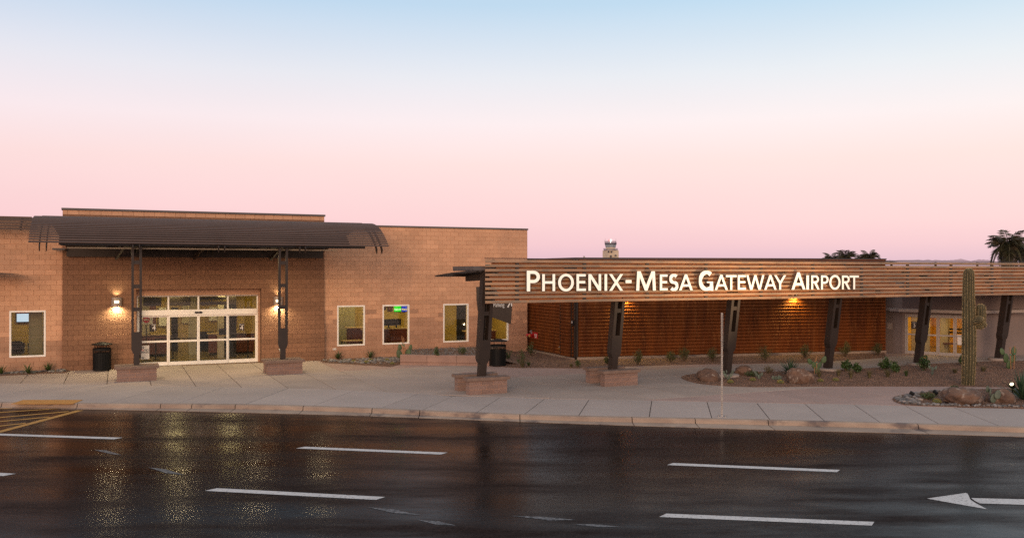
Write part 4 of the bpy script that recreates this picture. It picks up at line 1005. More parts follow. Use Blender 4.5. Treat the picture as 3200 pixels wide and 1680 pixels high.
bench(FA, ap[1], 4.42, 'split block bench around the canopy post right of the entrance doors', bg_, dist=0.72)

# ================================================================== slatted steel sign canopy
sc = thing('slatted_canopy', 'long weathered steel slat screen on six leaning dark posts carrying the airport name', 'canopy', tuple(FB.p(0,0,0)))
DB = 0.93                                             # face of the slats, outwards of the post line
BL = FB.s_at(1516, DB); BR = 36.0
zb0, zb1 = 2.955, 4.425
NR = 10; pitch = (zb1-zb0)/NR
rows = [zb0+pitch*k for k in range(NR)]
def slat_mesh(L, h, mat_i):
    """cold formed hat section: flat face with two set-back lips"""
    mb = MB(); prof = [(-0.05,0.0),(-0.012,0.0),(0.0,0.010),(0.0,h-0.010),(-0.012,h),(-0.05,h)]; t = 0.004
    pts = [(p[0],p[1]) for p in prof]
    inner = [(-0.05,0.004),(-0.014,0.004),(-0.004,0.012),(-0.004,h-0.012),(-0.014,h-0.004),(-0.05,h-0.004)]
    n = len(pts)
    for x0, x1 in ((0,L),):
        vs = [(x0,-p[0],p[1]) for p in pts]+[(x1,-p[0],p[1]) for p in pts]+[(x0,-p[0],p[1]) for p in inner]+[(x1,-p[0],p[1]) for p in inner]
        fs = []; ms = []
        for i in range(n-1): fs.append((i,n+i,n+i+1,i+1))
        for i in range(n-1): fs.append((2*n+i,2*n+i+1,3*n+i+1,3*n+i))
        for i in range(n-1): fs += [(i,i+1,2*n+i+1,2*n+i),(n+i+1,n+i,3*n+i,3*n+i+1)]
        fs += [(0,2*n,3*n,n),(n-1,2*n-1,4*n-1,3*n-1)]
        mb.add(vs, fs)
    me = mb.mesh('slat', [M['rust_slat'], M['rust_lip']])
    me.polygons.foreach_set('material_index', [1 if i in (0,1) else 0 for i in range(len(me.polygons))]); return me
seg_w = 5.05; cuts = [BL]+[1.62+seg_w*k+0.0 for k in range(0, 8) if 1.62+seg_w*k > BL+1 and 1.62+seg_w*k < BR-1]+[BR]
o0 = FB.p(0,0,0)
cache = {}
for r, z in enumerate(rows):
    sh = random.choice([0, 0, 2.4])
    cs = [BL+ (0.0 if r % 3 else 0.006)]+[c+sh for c in cuts[1:-1]]+[BR]
    for p, q in zip(cs[:-1], cs[1:]):
        h = 0.098; key = (round(q-p,2), h)
        if key not in cache: cache[key] = slat_mesh(q-p-0.006, h, 0)
        w = FB.p(p, DB+random.uniform(-0.004,0.004), z+0.006)
        link('slat', cache[key], sc, w-o0, (random.uniform(-0.012,0.012),0,FB.a))
    # set-back rust strip that shows in the gap, above some of the slats
    if r < NR-1:
        e = 14.5 if r == NR-2 else BR
        x = BL+0.15+random.uniform(0,0.4)
        while x < e-0.4:
            x1 = min(e, x+random.choice([2.1,2.5,3.4,4.8]))
            mb = MB(); mb.fbox(FB, x, x1, DB-0.095, DB-0.075, z+0.085, z+pitch+0.03); mb.build('backing_strip', M['rust_lip'], sc)
            x = x1+random.choice([0.04,0.05,0.30,0.5])
    # little clips bridging the gaps
    k = BL+1.15
    while k < BR-0.3 and r < NR-1:
        w = FB.p(k, DB-0.075, z+0.098)
        if 'clip' not in cache:
            mb = MB(); mb.box(-0.055,0.055,-0.066,0.0,0.0,0.062); cache['clip'] = mb.mesh('clip', M['bronze'])
        link('clip', cache['clip'], sc, w-o0, (0,0,FB.a)); k += 2.525
# vertical carrier angles behind the slats
x = BL+0.35
while x < BR:
    fpart('carrier', M['bronze'], [(x-0.03, x+0.03, DB-0.17, DB-0.10, zb0+0.02, zb1-0.03)], sc, FB); x += 2.525
fpart('top_rail', M['dark_roof'], [(BL, BR, DB-0.06, DB-0.006, zb1-0.012, zb1+0.012)], sc, FB)
lean = lambda z: 0.155*z
PA = [5.05*k for k in range(6)]
for k, a in enumerate(PA):
    pz = 0.0
    mbp = post(FB, a, 0.0, sc, 4.05, lean, w=0.40, th=0.30, slot=1.74, sh0=1.12, sh1=0.98, foot=0.22, spac=(2.62,3.5), bw=0.11)
    # cover plate on the back and outrigger arm
    mb = MB(); bar_outline(mb, FB, [(a-0.075,1.5),(a+0.075,1.5),(a+0.075,3.95),(a-0.075,3.95)], -0.152, -0.12, lean); mb.build('web_plate', M['bronze'], mbp)
    mb = MB(); mb.hexa([FB.p(a-0.06,0.60,3.72),FB.p(a+0.06,0.60,3.72),FB.p(a+0.06,-1.25,3.66),FB.p(a-0.06,-1.25,3.66),FB.p(a-0.06,0.60,3.96),FB.p(a+0.06,0.60,3.96),FB.p(a+0.06,-1.25,3.86),FB.p(a-0.06,-1.25,3.86)]); mb.build('outrigger', M['bronze'], sc)
# roof deck behind the screen: corrugated sheet, then the thin blade
mb = MB(); x = BL-0.35; P = FB.p
while x < BR-0.2:
    mb.hexa([P(x,DB-0.14,3.985),P(x+0.11,DB-0.14,3.985),P(x+0.11,-1.25,3.905),P(x,-1.25,3.905),P(x,DB-0.14,4.03),P(x+0.11,DB-0.14,4.03),P(x+0.11,-1.25,3.95),P(x,-1.25,3.95)]); x += 0.18
mb.build('deck_ribs', M['bronze'], sc, kind='stuff')
mb = MB(); mb.hexa([P(BL-0.35,DB-0.14,4.031),P(BR,DB-0.14,4.031),P(BR,-1.25,3.951),P(BL-0.35,-1.25,3.951),P(BL-0.35,DB-0.14,4.045),P(BR,DB-0.14,4.045),P(BR,-1.25,3.965),P(BL-0.35,-1.25,3.965)]); mb.build('roof_deck', M['coping'], sc)
mb = MB(); mb.hexa([P(BL-0.36,DB-0.15,4.05),P(BR,DB-0.15,4.05),P(BR,-1.1,4.02),P(BL-0.36,-1.1,4.02),P(BL-0.36,DB-0.15,4.17),P(BR,DB-0.15,4.17),P(BR,-1.1,4.17),P(BL-0.36,-1.1,4.17)]); mb.build('edge_fascia', M['coping'], sc)
mb = MB(); mb.hexa([P(BL-0.37,-1.1,3.83),P(BR,-1.1,3.83),P(BR,-2.9,3.81),P(BL-0.37,-2.9,3.81),P(BL-0.37,-1.1,3.97),P(BR,-1.1,3.97),P(BR,-2.9,3.86),P(BL-0.37,-2.9,3.86)]); mb.build('rear_blade', M['bronze'], sc)
bench(FB, PA[0], 0.0, 'block bench pair at the foot of the leftmost leaning post', bg_, dist=1.05)
bench(FB, PA[1], 0.0, 'block bench pair at the foot of the second leaning post', bg_, dist=1.05)
for k in (2,3,4,5):                                    # round concrete footings
    c = FB.p(PA[k], 0.05, 0)
    mb = MB(); mb.lathe([(0.46,-0.02),(0.46,0.085),(0.44,0.10),(0.0,0.105)], 28, (c.x,c.y,0), cap=False)
    mb.build('footing', M['concrete'], sc)

# ---- raised letters
def arc(cx, cy, rx, ry, a0, a1, n=18):
    return [(cx+rx*math.cos(R(a0+(a1-a0)*k/n)), cy+ry*math.sin(R(a0+(a1-a0)*k/n))) for k in range(n+1)]
def stroke(pts, t, th=None):
    L = []; Rr = []; n = len(pts)
    for i, p in enumerate(pts):
        p = Vector(p); a = Vector(pts[max(i-1,0)]); b = Vector(pts[min(i+1,n-1)])
        d1 = (p-a).normalized() if i else (b-p).normalized(); d2 = (b-p).normalized() if i < n-1 else d1
        m = (Vector((-d1.y,d1.x))+Vector((-d2.y,d2.x))).normalized(); k = 1/max(0.5, m.dot(Vector((-d1.y,d1.x))))
        tt = t if th is None else t*abs(m.x)+th*abs(m.y)
        L.append(tuple(p+m*tt/2*k)); Rr.append(tuple(p-m*tt/2*k))
    return L+Rr[::-1]
def glyph(c, w, t):
    th = t*0.86; h = t*0.5
    if c == 'I': return [(0,0),(w,0),(w,1),(0,1)], []
    if c == '-': return [(0,0.47),(w,0.47),(w,0.66),(0,0.66)], []
    if c == 'H': return [(0,0),(t,0),(t,.44),(w-t,.44),(w-t,0),(w,0),(w,1),(w-t,1),(w-t,.44+th),(t,.44+th),(t,1),(0,1)], []
    if c == 'E': return [(0,0),(w,0),(w,th),(t,th),(t,.45),(w*.93,.45),(w*.93,.45+th),(t,.45+th),(t,1-th),(w*.97,1-th),(w*.97,1),(0,1)], []
    if c == 'T': return [(w/2-h,0),(w/2+h,0),(w/2+h,1-th),(w,1-th),(w,1),(0,1),(0,1-th),(w/2-h,1-th)], []
    if c == 'N': return [(0,0),(t,0),(t,.72),(w-1.1*t,0),(w,0),(w,1),(w-t,1),(w-t,.30),(1.1*t,1),(0,1)], []
    if c == 'M': return [(0,0),(t,0),(t+.03*w,.70),(w/2-.42*t,.0),(w/2+.42*t,0),(w-t-.03*w,.70),(w-t,0),(w,0),(.95*w,1),(.95*w-1.15*t,1),(w/2,.27),(.05*w+1.15*t,1),(.05*w,1)], []
    if c == 'W': return [(0,1),(.27*w-.55*t,0),(.27*w+.55*t,0),(w/2,.72),(.73*w-.55*t,0),(.73*w+.55*t,0),(w,1),(w-t*1.05,1),(.73*w,.24),(w/2+.5*t,1),(w/2-.5*t,1),(.27*w,.24),(t*1.05,1)], []
    if c == 'X':
        cc = .62*t; hh = .5-(w/2-1.2*t)/((w/2-cc)/.5)
        return [(0,0),(1.2*t,0),(w/2,.5-hh),(w-1.2*t,0),(w,0),(w/2+cc,.5),(w,1),(w-1.2*t,1),(w/2,.5+hh),(1.2*t,1),(0,1),(w/2-cc,.5)], []
    if c == 'Y': return [(w/2-h,0),(w/2+h,0),(w/2+h,.42),(w,1),(w-1.15*t,1),(w/2,.58),(1.15*t,1),(0,1),(w/2-h,.42)], []
    if c == 'A':
        s = (w/2-h); y1, y2 = .23, .23+th; tw = 1.08*t; ya = (w/2-tw)/s
        xl = lambda y: tw+y*s; xr = lambda y: w-xl(y)
        return [(0,0),(tw,0),(xl(y1),y1),(xr(y1),y1),(w-tw,0),(w,0),(w/2+h,1),(w/2-h,1)], [[(xl(y2),y2),(w/2,ya),(xr(y2),y2)]]
    if c == 'O': return arc(w/2,.5,w/2,.51,0,360,40)[:-1], [arc(w/2,.5,w/2-t*1.02,.51-th,360,0,40)[:-1]]
    if c == 'P':
        m = .40; xb = w*.5; cy = (1+m)/2; ry = (1-m)/2
        return [(0,0),(t,0),(t,m),(xb,m)]+arc(xb,cy,w-xb,ry,-90,90)[1:-1]+[(xb,1),(0,1)], [[(t,m+th),(t,1-th),(xb,1-th)]+arc(xb,cy,w-xb-t,ry-th,90,-90)[1:-1]+[(xb,m+th)]]
    if c == 'R':
        m = .44; xb = w*.52; cy = (1+m)/2; ry = (1-m)/2; wb = w*.92
        return [(0,0),(t,0),(t,m),(.36*w,m),(w-1.2*t,0),(w,0),(.36*w+1.15*t+.02,m+.005)]+arc(xb,cy,wb-xb,ry,-78,90)[1:-1]+[(xb,1),(0,1)], [[(t,m+th),(t,1-th),(xb,1-th)]+arc(xb,cy,wb-xb-t,ry-th,90,-90)[1:-1]+[(xb,m+th)]]
    if c == 'S':
        rx = (w-t)/2; ry = (1.02-th)/4; cx = w/2
        p = arc(cx,.5+ry,rx,ry,38,270,20)+arc(cx,.5-ry,rx,ry,90,-142,20)[1:]
        return stroke(p, t, th)[::-1], []
    if c == 'G':
        rx = (w-t*.6)/2; p = arc(t/2+rx,.5,rx,.51-th/2,48,292,26)+[(w-t/2,.085),(w-t/2,.44),(w*.56,.44)]
        p = arc(t/2+rx,.5,rx,.51-th/2,48,290,26)+[(w-t/2,.09),(w-t/2,.46)]
        s = stroke(p, t, th); return s[::-1], []
letters = [('P',1646.3,1687.3,845.4,909.6),('H',1694.5,1734.7,856,909),('O',1744.3,1793.2,855.5,909.5),('E',1801.6,1831,856,908.5),('N',1838.9,1878.4,856,908),('I',1889.2,1897.2,856,908),('X',1903.6,1947,856,908),
 ('-',1955,1973.4,857,908),('M',1988.2,2049.5,847,907.5),('E',2062,2086.6,857.2,907),('S',2092.2,2119.3,856.5,907.5),('A',2122.1,2165,857,906.5),('G',2184.3,2228,846.5,907),('A',2233.6,2274.5,858,905.5),('T',2268.5,2301.7,859,905.3),
 ('E',2305.5,2331,859,905),('W',2332.3,2388.4,859,905),('A',2388.4,2426.6,859,904.8),('Y',2419.6,2456.3,859.5,904.6),('A',2473.5,2516.9,850.2,904.2),('I',2520,2528,860,904),('R',2535.2,2561,860,903.8),('P',2565.8,2589.1,860,903.8),('O',2591.8,2626.5,859,904.3),('R',2631.2,2657,860.4,903.4),('T',2654.8,2683.7,860.5,903.2)]
sg = thing('airport_name_sign', 'cream raised letters spelling the airport name across the slatted screen', 'sign', tuple(FB.p(2.5,DB,3.3)))
DL = DB+0.07
for c, x0, x1, y0, y1 in letters:
    a0 = FB.s_at(x0, DL+0.1); a1 = FB.s_at(x1, DL+0.1); z1 = FB.sz((x0+x1)/2, y0, DL+0.1)[1]; z0 = FB.sz((x0+x1)/2, y1, DL+0.1)[1]
    h = z1-z0; w = (a1-a0)/h; t = 0.178 if h > 0.62 else 0.168
    outer, holes = glyph(c, w, t)
    fn = lambda x, y, tt: FB.p(a0+x*h, DL+tt, z0+y*h)
    mb = MB(); mb.poly(outer, holes, fn, 0.0, 0.098); L_ = mb.build('letter', M['letter_side'], sg)
    mb = MB(); mb.poly(outer, holes, fn, 0.0985, 0.103)
    if c == 'G':
        pass
    mb.build('letter_face', M['letter_face'], L_)
    if c == 'G':
        q = [(w*.56,.46-t*.43+0.0),(w-t-0.002,.46-t*.43),(w-t-0.002,.46+0.0),(w*.56,.46)]
        mb = MB(); mb.poly(q, [], fn, 0.0, 0.098); mb.build('letter_bar', M['letter_side'], L_); mb = MB(); mb.poly(q, [], fn, 0.0985, 0.103); mb.build('letter_face', M['letter_face'], L_)
    mb = MB()
    for (sx, sy) in ((0.22,0.18),(0.78,0.18)): mb.tube([fn(w*sx,sy,-0.06), fn(w*sx,sy,0.02)], 0.014, 6)
    mb.build('stud', M['galv'], L_)

# ================================================================== rust clad plant enclosure
K1 = G(1799,1124.5); K0 = G(1646,1094); K2 = G(2766,1102.5)
f1 = Frame((K1.x,K1.y), math.atan2(K2.y-K1.y, K2.x-K1.x)); L1 = (Vector((K2.x,K2.y))-f1.o).length
f0 = Frame((K0.x,K0.y), math.atan2(K1.y-K0.y, K1.x-K0.x)); L0 = (f1.o-f0.o).length
enc = thing('rust_clad_enclosure', 'low building clad in corrugated rusted steel behind the sign canopy', 'building', (K1.x,K1.y,0))
ZE = 4.58
def corrugated(F, a0, a1, z0, z1, d, name='panel', mat='rust_wall', pitchz=0.155, dep=0.06):
    mb = MB(); z = z0; prof = []
    while z < z1-0.01:
        prof += [(0.0,z),(0.0+dep*0.9,z+pitchz*0.10),(dep,z+pitchz*0.30),(dep,z+pitchz*0.66),(dep*0.3,z+pitchz*0.90)]; z += pitchz
    prof = [(d+p[0], min(p[1],z1)) for p in prof]+[(d, z1)]
    n = len(prof)
    vs = [F.p(a0,p[0],p[1]) for p in prof]+[F.p(a1,p[0],p[1]) for p in prof]+[F.p(a0,d-0.03,prof[0][1]),F.p(a1,d-0.03,prof[0][1]),F.p(a0,d-0.03,z1),F.p(a1,d-0.03,z1)]
    fs = [(i,n+i,n+i+1,i+1) for i in range(n-1)]+[(2*n,2*n+1,2*n+3,2*n+2),(0,2*n,2*n+1,n),(n-1,2*n-1,2*n+3,2*n+2)]
    mb.add(vs, fs); return mb.build(name, M[mat], enc, fix=False)
x = 0.13
while x < L1-0.05:
    q = min(L1, x+2.44)
    if L1-q < 0.5: q = L1
    corrugated(f1, x+0.003, q-0.003, 0.14, ZE, 0.0+random.uniform(0,0.004)); x = q
gx0, gx1 = f0.s_at(1755), f0.s_at(1789)
corrugated(f0, 0.0, gx0-0.04, 0.14, ZE, 0.0); gd = corrugated(f0, gx0+0.03, gx1-0.03, 0.10, 2.78, 0.02, 'gate_leaf')
fpart('gate_transom', M['bronze'], [(gx0-0.04, gx1+0.03, 0.0, 0.05, 2.80, 3.1)], enc, f0)
corrugated(f0, gx0-0.02, gx1+0.02, 3.11, ZE, 0.0)
fpart('gate_jamb', M['bronze'], [(gx0-0.04, gx0+0.0, 0.0, 0.075, 0.1, 2.8)], enc, f0); fpart('gate_jamb', M['bronze'], [(gx1, gx1+0.05, 0.0, 0.075, 0.1, 2.8)], enc, f0); corrugated(f0, gx1+0.055, L0-0.105, 0.14, 3.1, 0.0)
fpart('corner_post', M['bronze'], [(L0-0.10, L0+0.0, -0.05, 0.05, 0.0, ZE)], enc, f0)
fpart('corner_strip', M['bronze'], [(0.02, 0.09, -0.045, 0.055, 0.0, ZE)], enc, f1)
fpart('base_kerb', M['kerb'], [(0.05, L1, -0.1, 0.10, -0.02, 0.13)], enc, f1); fpart('base_kerb', M['kerb'], [(0.0, L0-0.02, -0.1, 0.10, -0.02, 0.095)], enc, f0)
fpart('core_wall', M['mortar_dark'], [(0.05, L1, -0.14, -0.04, 0.0, ZE-0.01)], enc, f1); fpart('core_wall', M['mortar_dark'], [(0.0, L0-0.15, -0.14, -0.04, 0.0, ZE-0.01)], enc, f0)
mb = MB(); rp = [f0.p(0,0.07,0),f1.p(-0.02,0.08,0),f1.p(L1+0.03,0.08,0),f1.p(L1+0.03,-9,0),f0.p(-3,0.07,0)]
mb.poly([(p.x,p.y) for p in rp], [], lambda a,b,t: (a,b,t), ZE, ZE+0.055); mb.build('roof_cap', M['dark_roof'], enc)
mb = MB(); mb.tube([f1.p(0.4,0.0,ZE+0.05), f1.p(0.4,0.0,ZE+0.12)], 0.04, 8); mb.build('roof_vent', M['galv'], enc)
# bolts down the corner
mb = MB()
for k in range(28): c = f1.p(0.28, 0.047, 0.24+0.155*k); mb.lathe([(0.014,0),(0.010,0.01)], 6, (c.x,c.y,c.z))
mb.build('bolt_heads', M['galv'], enc, kind='stuff')
# padlock, intercom, fire connection with its sign
t = thing('padlock', 'brass padlock on the gate in the rusted wall', 'padlock', tuple(f0.p(gx0-0.06,0.08,FA.sz(1751,1068)[1])), f0.a, local=True)
mb = MB(); mb.box(-0.045,0.045,-0.03,0.0,-0.05,0.035); mb.build('body', M['brass'], t); mb = MB(); mb.tube([(-0.03,-0.015,0.035),(-0.03,-0.015,0.07),(0,-0.015,0.09),(0.03,-0.015,0.07),(0.03,-0.015,0.035)], 0.008, 6); mb.build('shackle', M['galv'], t)
a, z = f0.sz(1788, 1007, 0.06)
t = thing('intercom', 'small intercom box beside the gate in the rusted wall', 'intercom', tuple(f0.p(a+0.11,0.076,z)), f0.a, local=True)
mb = MB(); mb.box(-0.07,0.07,-0.05,0,-0.12,0.12); mb.build('housing', M['black'], t); mb = MB(); mb.box(-0.035,0.04,-0.055,-0.0505,-0.02,0.07); mb.build('plate', M['paper'], t)
a, z = f0.sz(1675, 1047, 0.05)
t = thing('fire_connection_sign', 'red sign lettered FDC on the dark rusted wall', 'sign', tuple(f0.p(a,0.06,z)))
fpart('panel', M['red'], [(a-0.22, a+0.22, 0.05, 0.06, z-0.16, z+0.16)], t, f0)
text_on(f0, 'FDC', 0.15, a, 0.066, z-0.0, M['letter_white'], t, sx=1.1); text_on(f0, 'BLDG', 0.08, a, 0.066, z-0.10, M['letter_white'], t)
a, z = f0.sz(1661, 1045, 0.1)
t = thing('fire_department_connection', 'red twin hose inlet beside the FDC sign', 'hose inlet', tuple(f0.p(a,0.05,z)))
mb = MB(); cyl = [(0.17*math.cos(k*math.pi/10), 0.17*math.sin(k*math.pi/10)) for k in range(20)]; mb.poly(cyl, [], lambda x,y,q: f0.p(a+x,q,z+y), 0.05, 0.07); mb.build('wall_plate', M['red'], t)
for sx in (-0.16, 0.16):
    mb = MB(); mb.tube([f0.p(a+sx*0.4,0.07,z-0.01), f0.p(a+sx,0.20,z-0.02), f0.p(a+sx*1.4,0.30,z-0.03)], [0.07,0.065,0.075], 10); mb.build('inlet', M['red'], t)
    mb = MB(); mb.tube([f0.p(a+sx*1.4,0.30,z-0.03), f0.p(a+sx*1.5,0.33,z-0.03)], 0.06, 10); mb.build('cap', M['brass'], t)
mb = MB(); mb.tube([f0.p(a,0.08,z+0.05), f0.p(a,0.16,z+0.17), f0.p(a,0.10,z+0.2)], 0.05, 8); mb.build('bell', M['galv'], t)
# wall pack lamps on the enclosure
for px, lb in ((1951, 'lit wall pack lamp on the rusted wall behind the second leaning post'), (2480, 'lit wall pack lamp on the rusted wall under the letters AIR')):
    a = f1.s_at(px, 0.05); z = 2.98; p = f1.p(a, 0.05, z)
    t = thing('wall_pack', lb, 'wall lamp', tuple(p), f1.a, 'wall packs on the rusted wall', local=True)
    mb = MB(); mb.hexa([(-0.14,-0.14,-0.08),(0.14,-0.14,-0.08),(0.14,0,-0.08),(-0.14,0,-0.08),(-0.14,-0.05,0.09),(0.14,-0.05,0.09),(0.14,0,0.09),(-0.14,0,0.09)]); mb.build('housing', M['bronze'], t)
    mb = MB(); mb.box(-0.11,0.11,-0.12,-0.02,-0.092,-0.082); mb.build('lens', M['bulb'], t)
    spot(f1.p(a,0.16,z-0.12), f1.p(a,0.12,0), 230, 140, 0.8, (1.0,0.68,0.16), 0.06)

# ================================================================== plaster building with door 3
pb = thing('plaster_building', 'low mauve plaster building with a canopied glass entrance behind the saguaro', 'building', (18.2,43.6,0))
ZP = 3.95
A_, B_, C_, D_ = Vector((18.45,44.3)), Vector((19.08,43.0)), Vector((21.55,41.0)), Vector((34.3,46.7))
def fr(p, q): return Frame((p.x,p.y), math.atan2(q.y-p.y, q.x-p.x)), (q-p).length
fa_, la = fr(A_,B_); fb_, lb_ = fr(B_,C_); fc_, lc = fr(C_,D_)
fpart('side_wall', M['plaster'], [(-0.6, la-0.002, -0.2, 0.0, -0.05, ZP)], pb, fa_)
da, db = 0.12, lb_-0.10; dh = 1.93
fpart('door_wall', M['plaster'], [(0.001, da, -0.2, 0.0, -0.05, 2.2), (db, lb_-0.002, -0.2, 0.0, -0.05, 2.2), (da, db, -0.2, 0.0, dh, 2.2)], pb, fb_)
fpart('upper_wall', M['plaster_dark'], [(0.001, lb_-0.002, -0.2, -0.004, 2.2, ZP)], pb, fb_)
fpart('front_wall', M['plaster'], [(0.001, lc, -0.2, 0.0, -0.05, ZP)], pb, fc_)
fpart('coping', M['coping'], [(-0.6, la, -0.24, 0.03, ZP, ZP+0.04)], pb, fa_); fpart('coping', M['coping'], [(0, lb_, -0.24, 0.028, ZP+0.001, ZP+0.041)], pb, fb_); fpart('coping', M['coping'], [(0, lc, -0.24, 0.03, ZP+0.002, ZP+0.042)], pb, fc_)
mb = MB(); cp = [fa_.p(0.05,0.0,0), fb_.p(0.0,0.62,0), fb_.p(lb_+0.1,0.75,0), fc_.p(3.1,0.55,0), fc_.p(3.1,-0.05,0), fc_.p(0,-0.02,0), fb_.p(0,-0.02,0)]
mb.poly([(p.x,p.y) for p in cp], [], lambda a,b,t: (a,b,t), 2.06, 2.20); mb.build('door_canopy', M['canopy_pale'], pb, fix=True)
nd = 4; ww = (db-da)/nd
mb = MB(); mb.fbox(fb_, da, db, -0.12, -0.02, dh-0.06, dh); mb.fbox(fb_, da, da+0.05, -0.12, -0.02, 0, dh-0.06); mb.fbox(fb_, db-0.05, db, -0.12, -0.02, 0, dh-0.06); frm = mb.build('door_frame', M['grey_frame'], pb)
for k in range(nd):
    p, q = da+ww*k+0.01, da+ww*(k+1)-0.01
    if k == 0: p += 0.05
    if k == nd-1: q -= 0.05
    mb = MB()
    for bx in ((p,q,0.01,0.15),(p,q,dh-0.14,dh-0.065),(p,p+0.06,0.15,dh-0.14),(q-0.06,q,0.15,dh-0.14),(p+0.06,q-0.06,0.92,0.99)): mb.fbox(fb_, bx[0], bx[1], -0.09, -0.045, bx[2], bx[3])
    lf = mb.build('door_leaf', M['grey_frame'], pb)
    mb = MB(); mb.add([fb_.p(p+0.06,-0.066,0.15),fb_.p(q-0.06,-0.066,0.15),fb_.p(q-0.06,-0.066,dh-0.14),fb_.p(p+0.06,-0.066,dh-0.14)], [(0,1,2,3)]); mb.build('pane', M['glass'], lf)
    if k == 0:
        c = (p+q)/2+0.02; mb = MB(); mb.fbox(fb_, c-0.15, c+0.15, -0.062, -0.058, 1.22, 1.58); mb.build('number_plate', M['sign_dark'], lf); text_on(fb_, '3', 0.26, c, -0.052, 1.37, M['letter_white'], lf); text_on(fb_, 'Door', 0.08, c, -0.052, 1.53, M['letter_white'], lf)
    if k == 3:
        c = (p+q)/2; mb = MB(); mb.fbox(fb_, c-0.24, c+0.22, -0.062, -0.057, 0.55, 1.02); mb.build('notice', M['paper'], lf)
fpart('interior_floor', M['int_floor'], [(0.05, lb_-0.05, -5.5, -0.2, -0.03, 0.004)], pb, fb_)
fpart('interior_ceiling', M['int_ceiling'], [(0.05, lb_-0.05, -5.5, -0.2, 2.1, 2.15)], pb, fb_)
fpart('interior_wall', M['orange_wall'], [(0.05, lb_-0.05, -5.6, -5.5, 0, 2.1), (lb_-0.15, lb_-0.05, -5.5, -0.21, 0, 2.1), (0.05, 0.15, -5.5, -0.21, 0, 2.1)], pb, fb_)
fpart('interior_column', M['cream'], [(da+ww*1.55, da+ww*1.55+0.35, -2.4, -1.9, 0.004, 2.1)], pb, fb_)
fpart('vestibule_panel', M['cream'], [(0.16, da+ww*1.2, -1.05, -1.0, 0.004, 2.09)], pb, fb_)
for k in (0.8, 2.3): ceiling_lamp(fb_, pb, k-0.3, k+0.3, -3.9, -2.7, 2.085, 'lamp_panel_orange', (1.0,0.66,0.22), 18.0)
ceiling_lamp(fb_, pb, 1.0, 1.5, -0.85, -0.5, 2.085, 'lamp_panel_orange', (1.0,0.66,0.22), 18.0)
rs = thing('lobby_bench', 'dark railed seat seen through the glass of door three', 'bench', tuple(fb_.p(lb_*0.7,-2.2,0.004)))
for z in (0.75, 0.95, 1.12): mb = MB(); mb.fbox(fb_, lb_*0.45, lb_*0.92, -2.22, -2.18, z, z+0.07); mb.build('rail', M['black'], rs)
for s_ in (0.46, 0.61, 0.76, 0.91): mb = MB(); mb.fbox(fb_, lb_*s_-0.02, lb_*s_+0.02, -2.179, -2.14, 0.0, 1.22); mb.build('leg', M['black'], rs)
mb = MB(); mb.fbox(fb_, lb_*0.45, lb_*0.92, -2.13, -1.75, 0.42, 0.48); mb.build('seat', M['maroon'], rs)
mb = MB(); rp = [fa_.p(-0.6,-0.25,0), fb_.p(0,-0.25,0), fc_.p(0.1,-0.25,0), fc_.p(lc,-0.25,0), Vector((34,56,0)), Vector((19,56,0))]
mb.poly([(p.x,p.y) for p in rp], [], lambda a,b,t: (a,b,t), 3.6, 3.7); mb.build('roof', M['dark_roof'], pb, fix=True)
fpart('notice_plate', M['canopy_pale'], [(0.55, 0.85, 0.0, 0.012, 1.15, 1.45)], pb, fa_)

# ================================================================== far things: control tower, dark roof, ridge
tw = thing('control_tower', 'distant cream control tower with a glazed cab on the horizon', 'tower', (58.3,520,0))
R8 = lambda r, n=8, ph=22.5: [(r*math.cos(R(ph+360*k/n)), r*math.sin(R(ph+360*k/n))) for k in range(n)]
Vt = lambda x, y, t: (58.3+x, 520+y, t)
def zt_(py): return CAM_H+(HORIZ-py)*520/FPX
mb = MB(); w = 3.45; sq = [(-w,-w),(w,-w),(w,w),(-w,w)]; ca, sa = math.cos(R(24)), math.sin(R(24)); sq = [(x*ca-y*sa, x*sa+y*ca) for x, y in sq]
mb.poly(sq, [], Vt, 0, zt_(782)); mb.build('shaft', M['tower'], tw)
for (x, y0, y1) in ((1901.5,784,789),(1910.5,784,789),(1908.5,798,804),(1923.5,796,800)):
    X = (x-1600)/FPX*516; mb = MB(); mb.box(X-0.45, X+0.45, 515.0, 516.8, zt_(y1), zt_(y0)); mb.build('window', M['tower_dark'], tw)
mb = MB(); mb.poly(R8(4.3), [], Vt, zt_(782)+0.02, zt_(779.5)); mb.build('gallery', M['tower_grey'], tw)
mb = MB()
for k in range(24): a = R(15*k); mb.bar((58.3+4.2*math.cos(a),520+4.2*math.sin(a),zt_(779.5)), (58.3+4.2*math.cos(a),520+4.2*math.sin(a),zt_(776)), 0.09, 0.09)
for z in (zt_(776), zt_(777.6)):
    for k in range(24): a = R(15*k); b = R(15*k+15); mb.bar((58.3+4.2*math.cos(a),520+4.2*math.sin(a),z), (58.3+4.2*math.cos(b),520+4.2*math.sin(b),z), 0.09, 0.09)
mb.build('railing', M['tower_grey'], tw)
mb = MB(); mb.poly(R8(3.0), [], Vt, zt_(779.5)+0.01, zt_(772.5)); mb.build('cab_base', M['tower'], tw)
lo, hi = R8(2.95), R8(3.45); z0, z1 = zt_(772.5), zt_(763)
mb = MB(); mb.add([Vt(*p,z0) for p in lo]+[Vt(*p,z1) for p in hi], [(k,(k+1)%8,8+(k+1)%8,8+k) for k in range(8)]); mb.build('cab_glass', M['tower_glass'], tw)
mb = MB()
for p, q in zip(lo, hi): mb.bar(Vt(*p,z0), Vt(*q,z1), 0.14, 0.14)
mb.build('mullions', M['tower_grey'], tw)
mb = MB(); mb.poly(R8(3.65), [], Vt, zt_(763), zt_(758.5)); mb.build('cab_roof', M['tower_dark'], tw)
mb = MB()
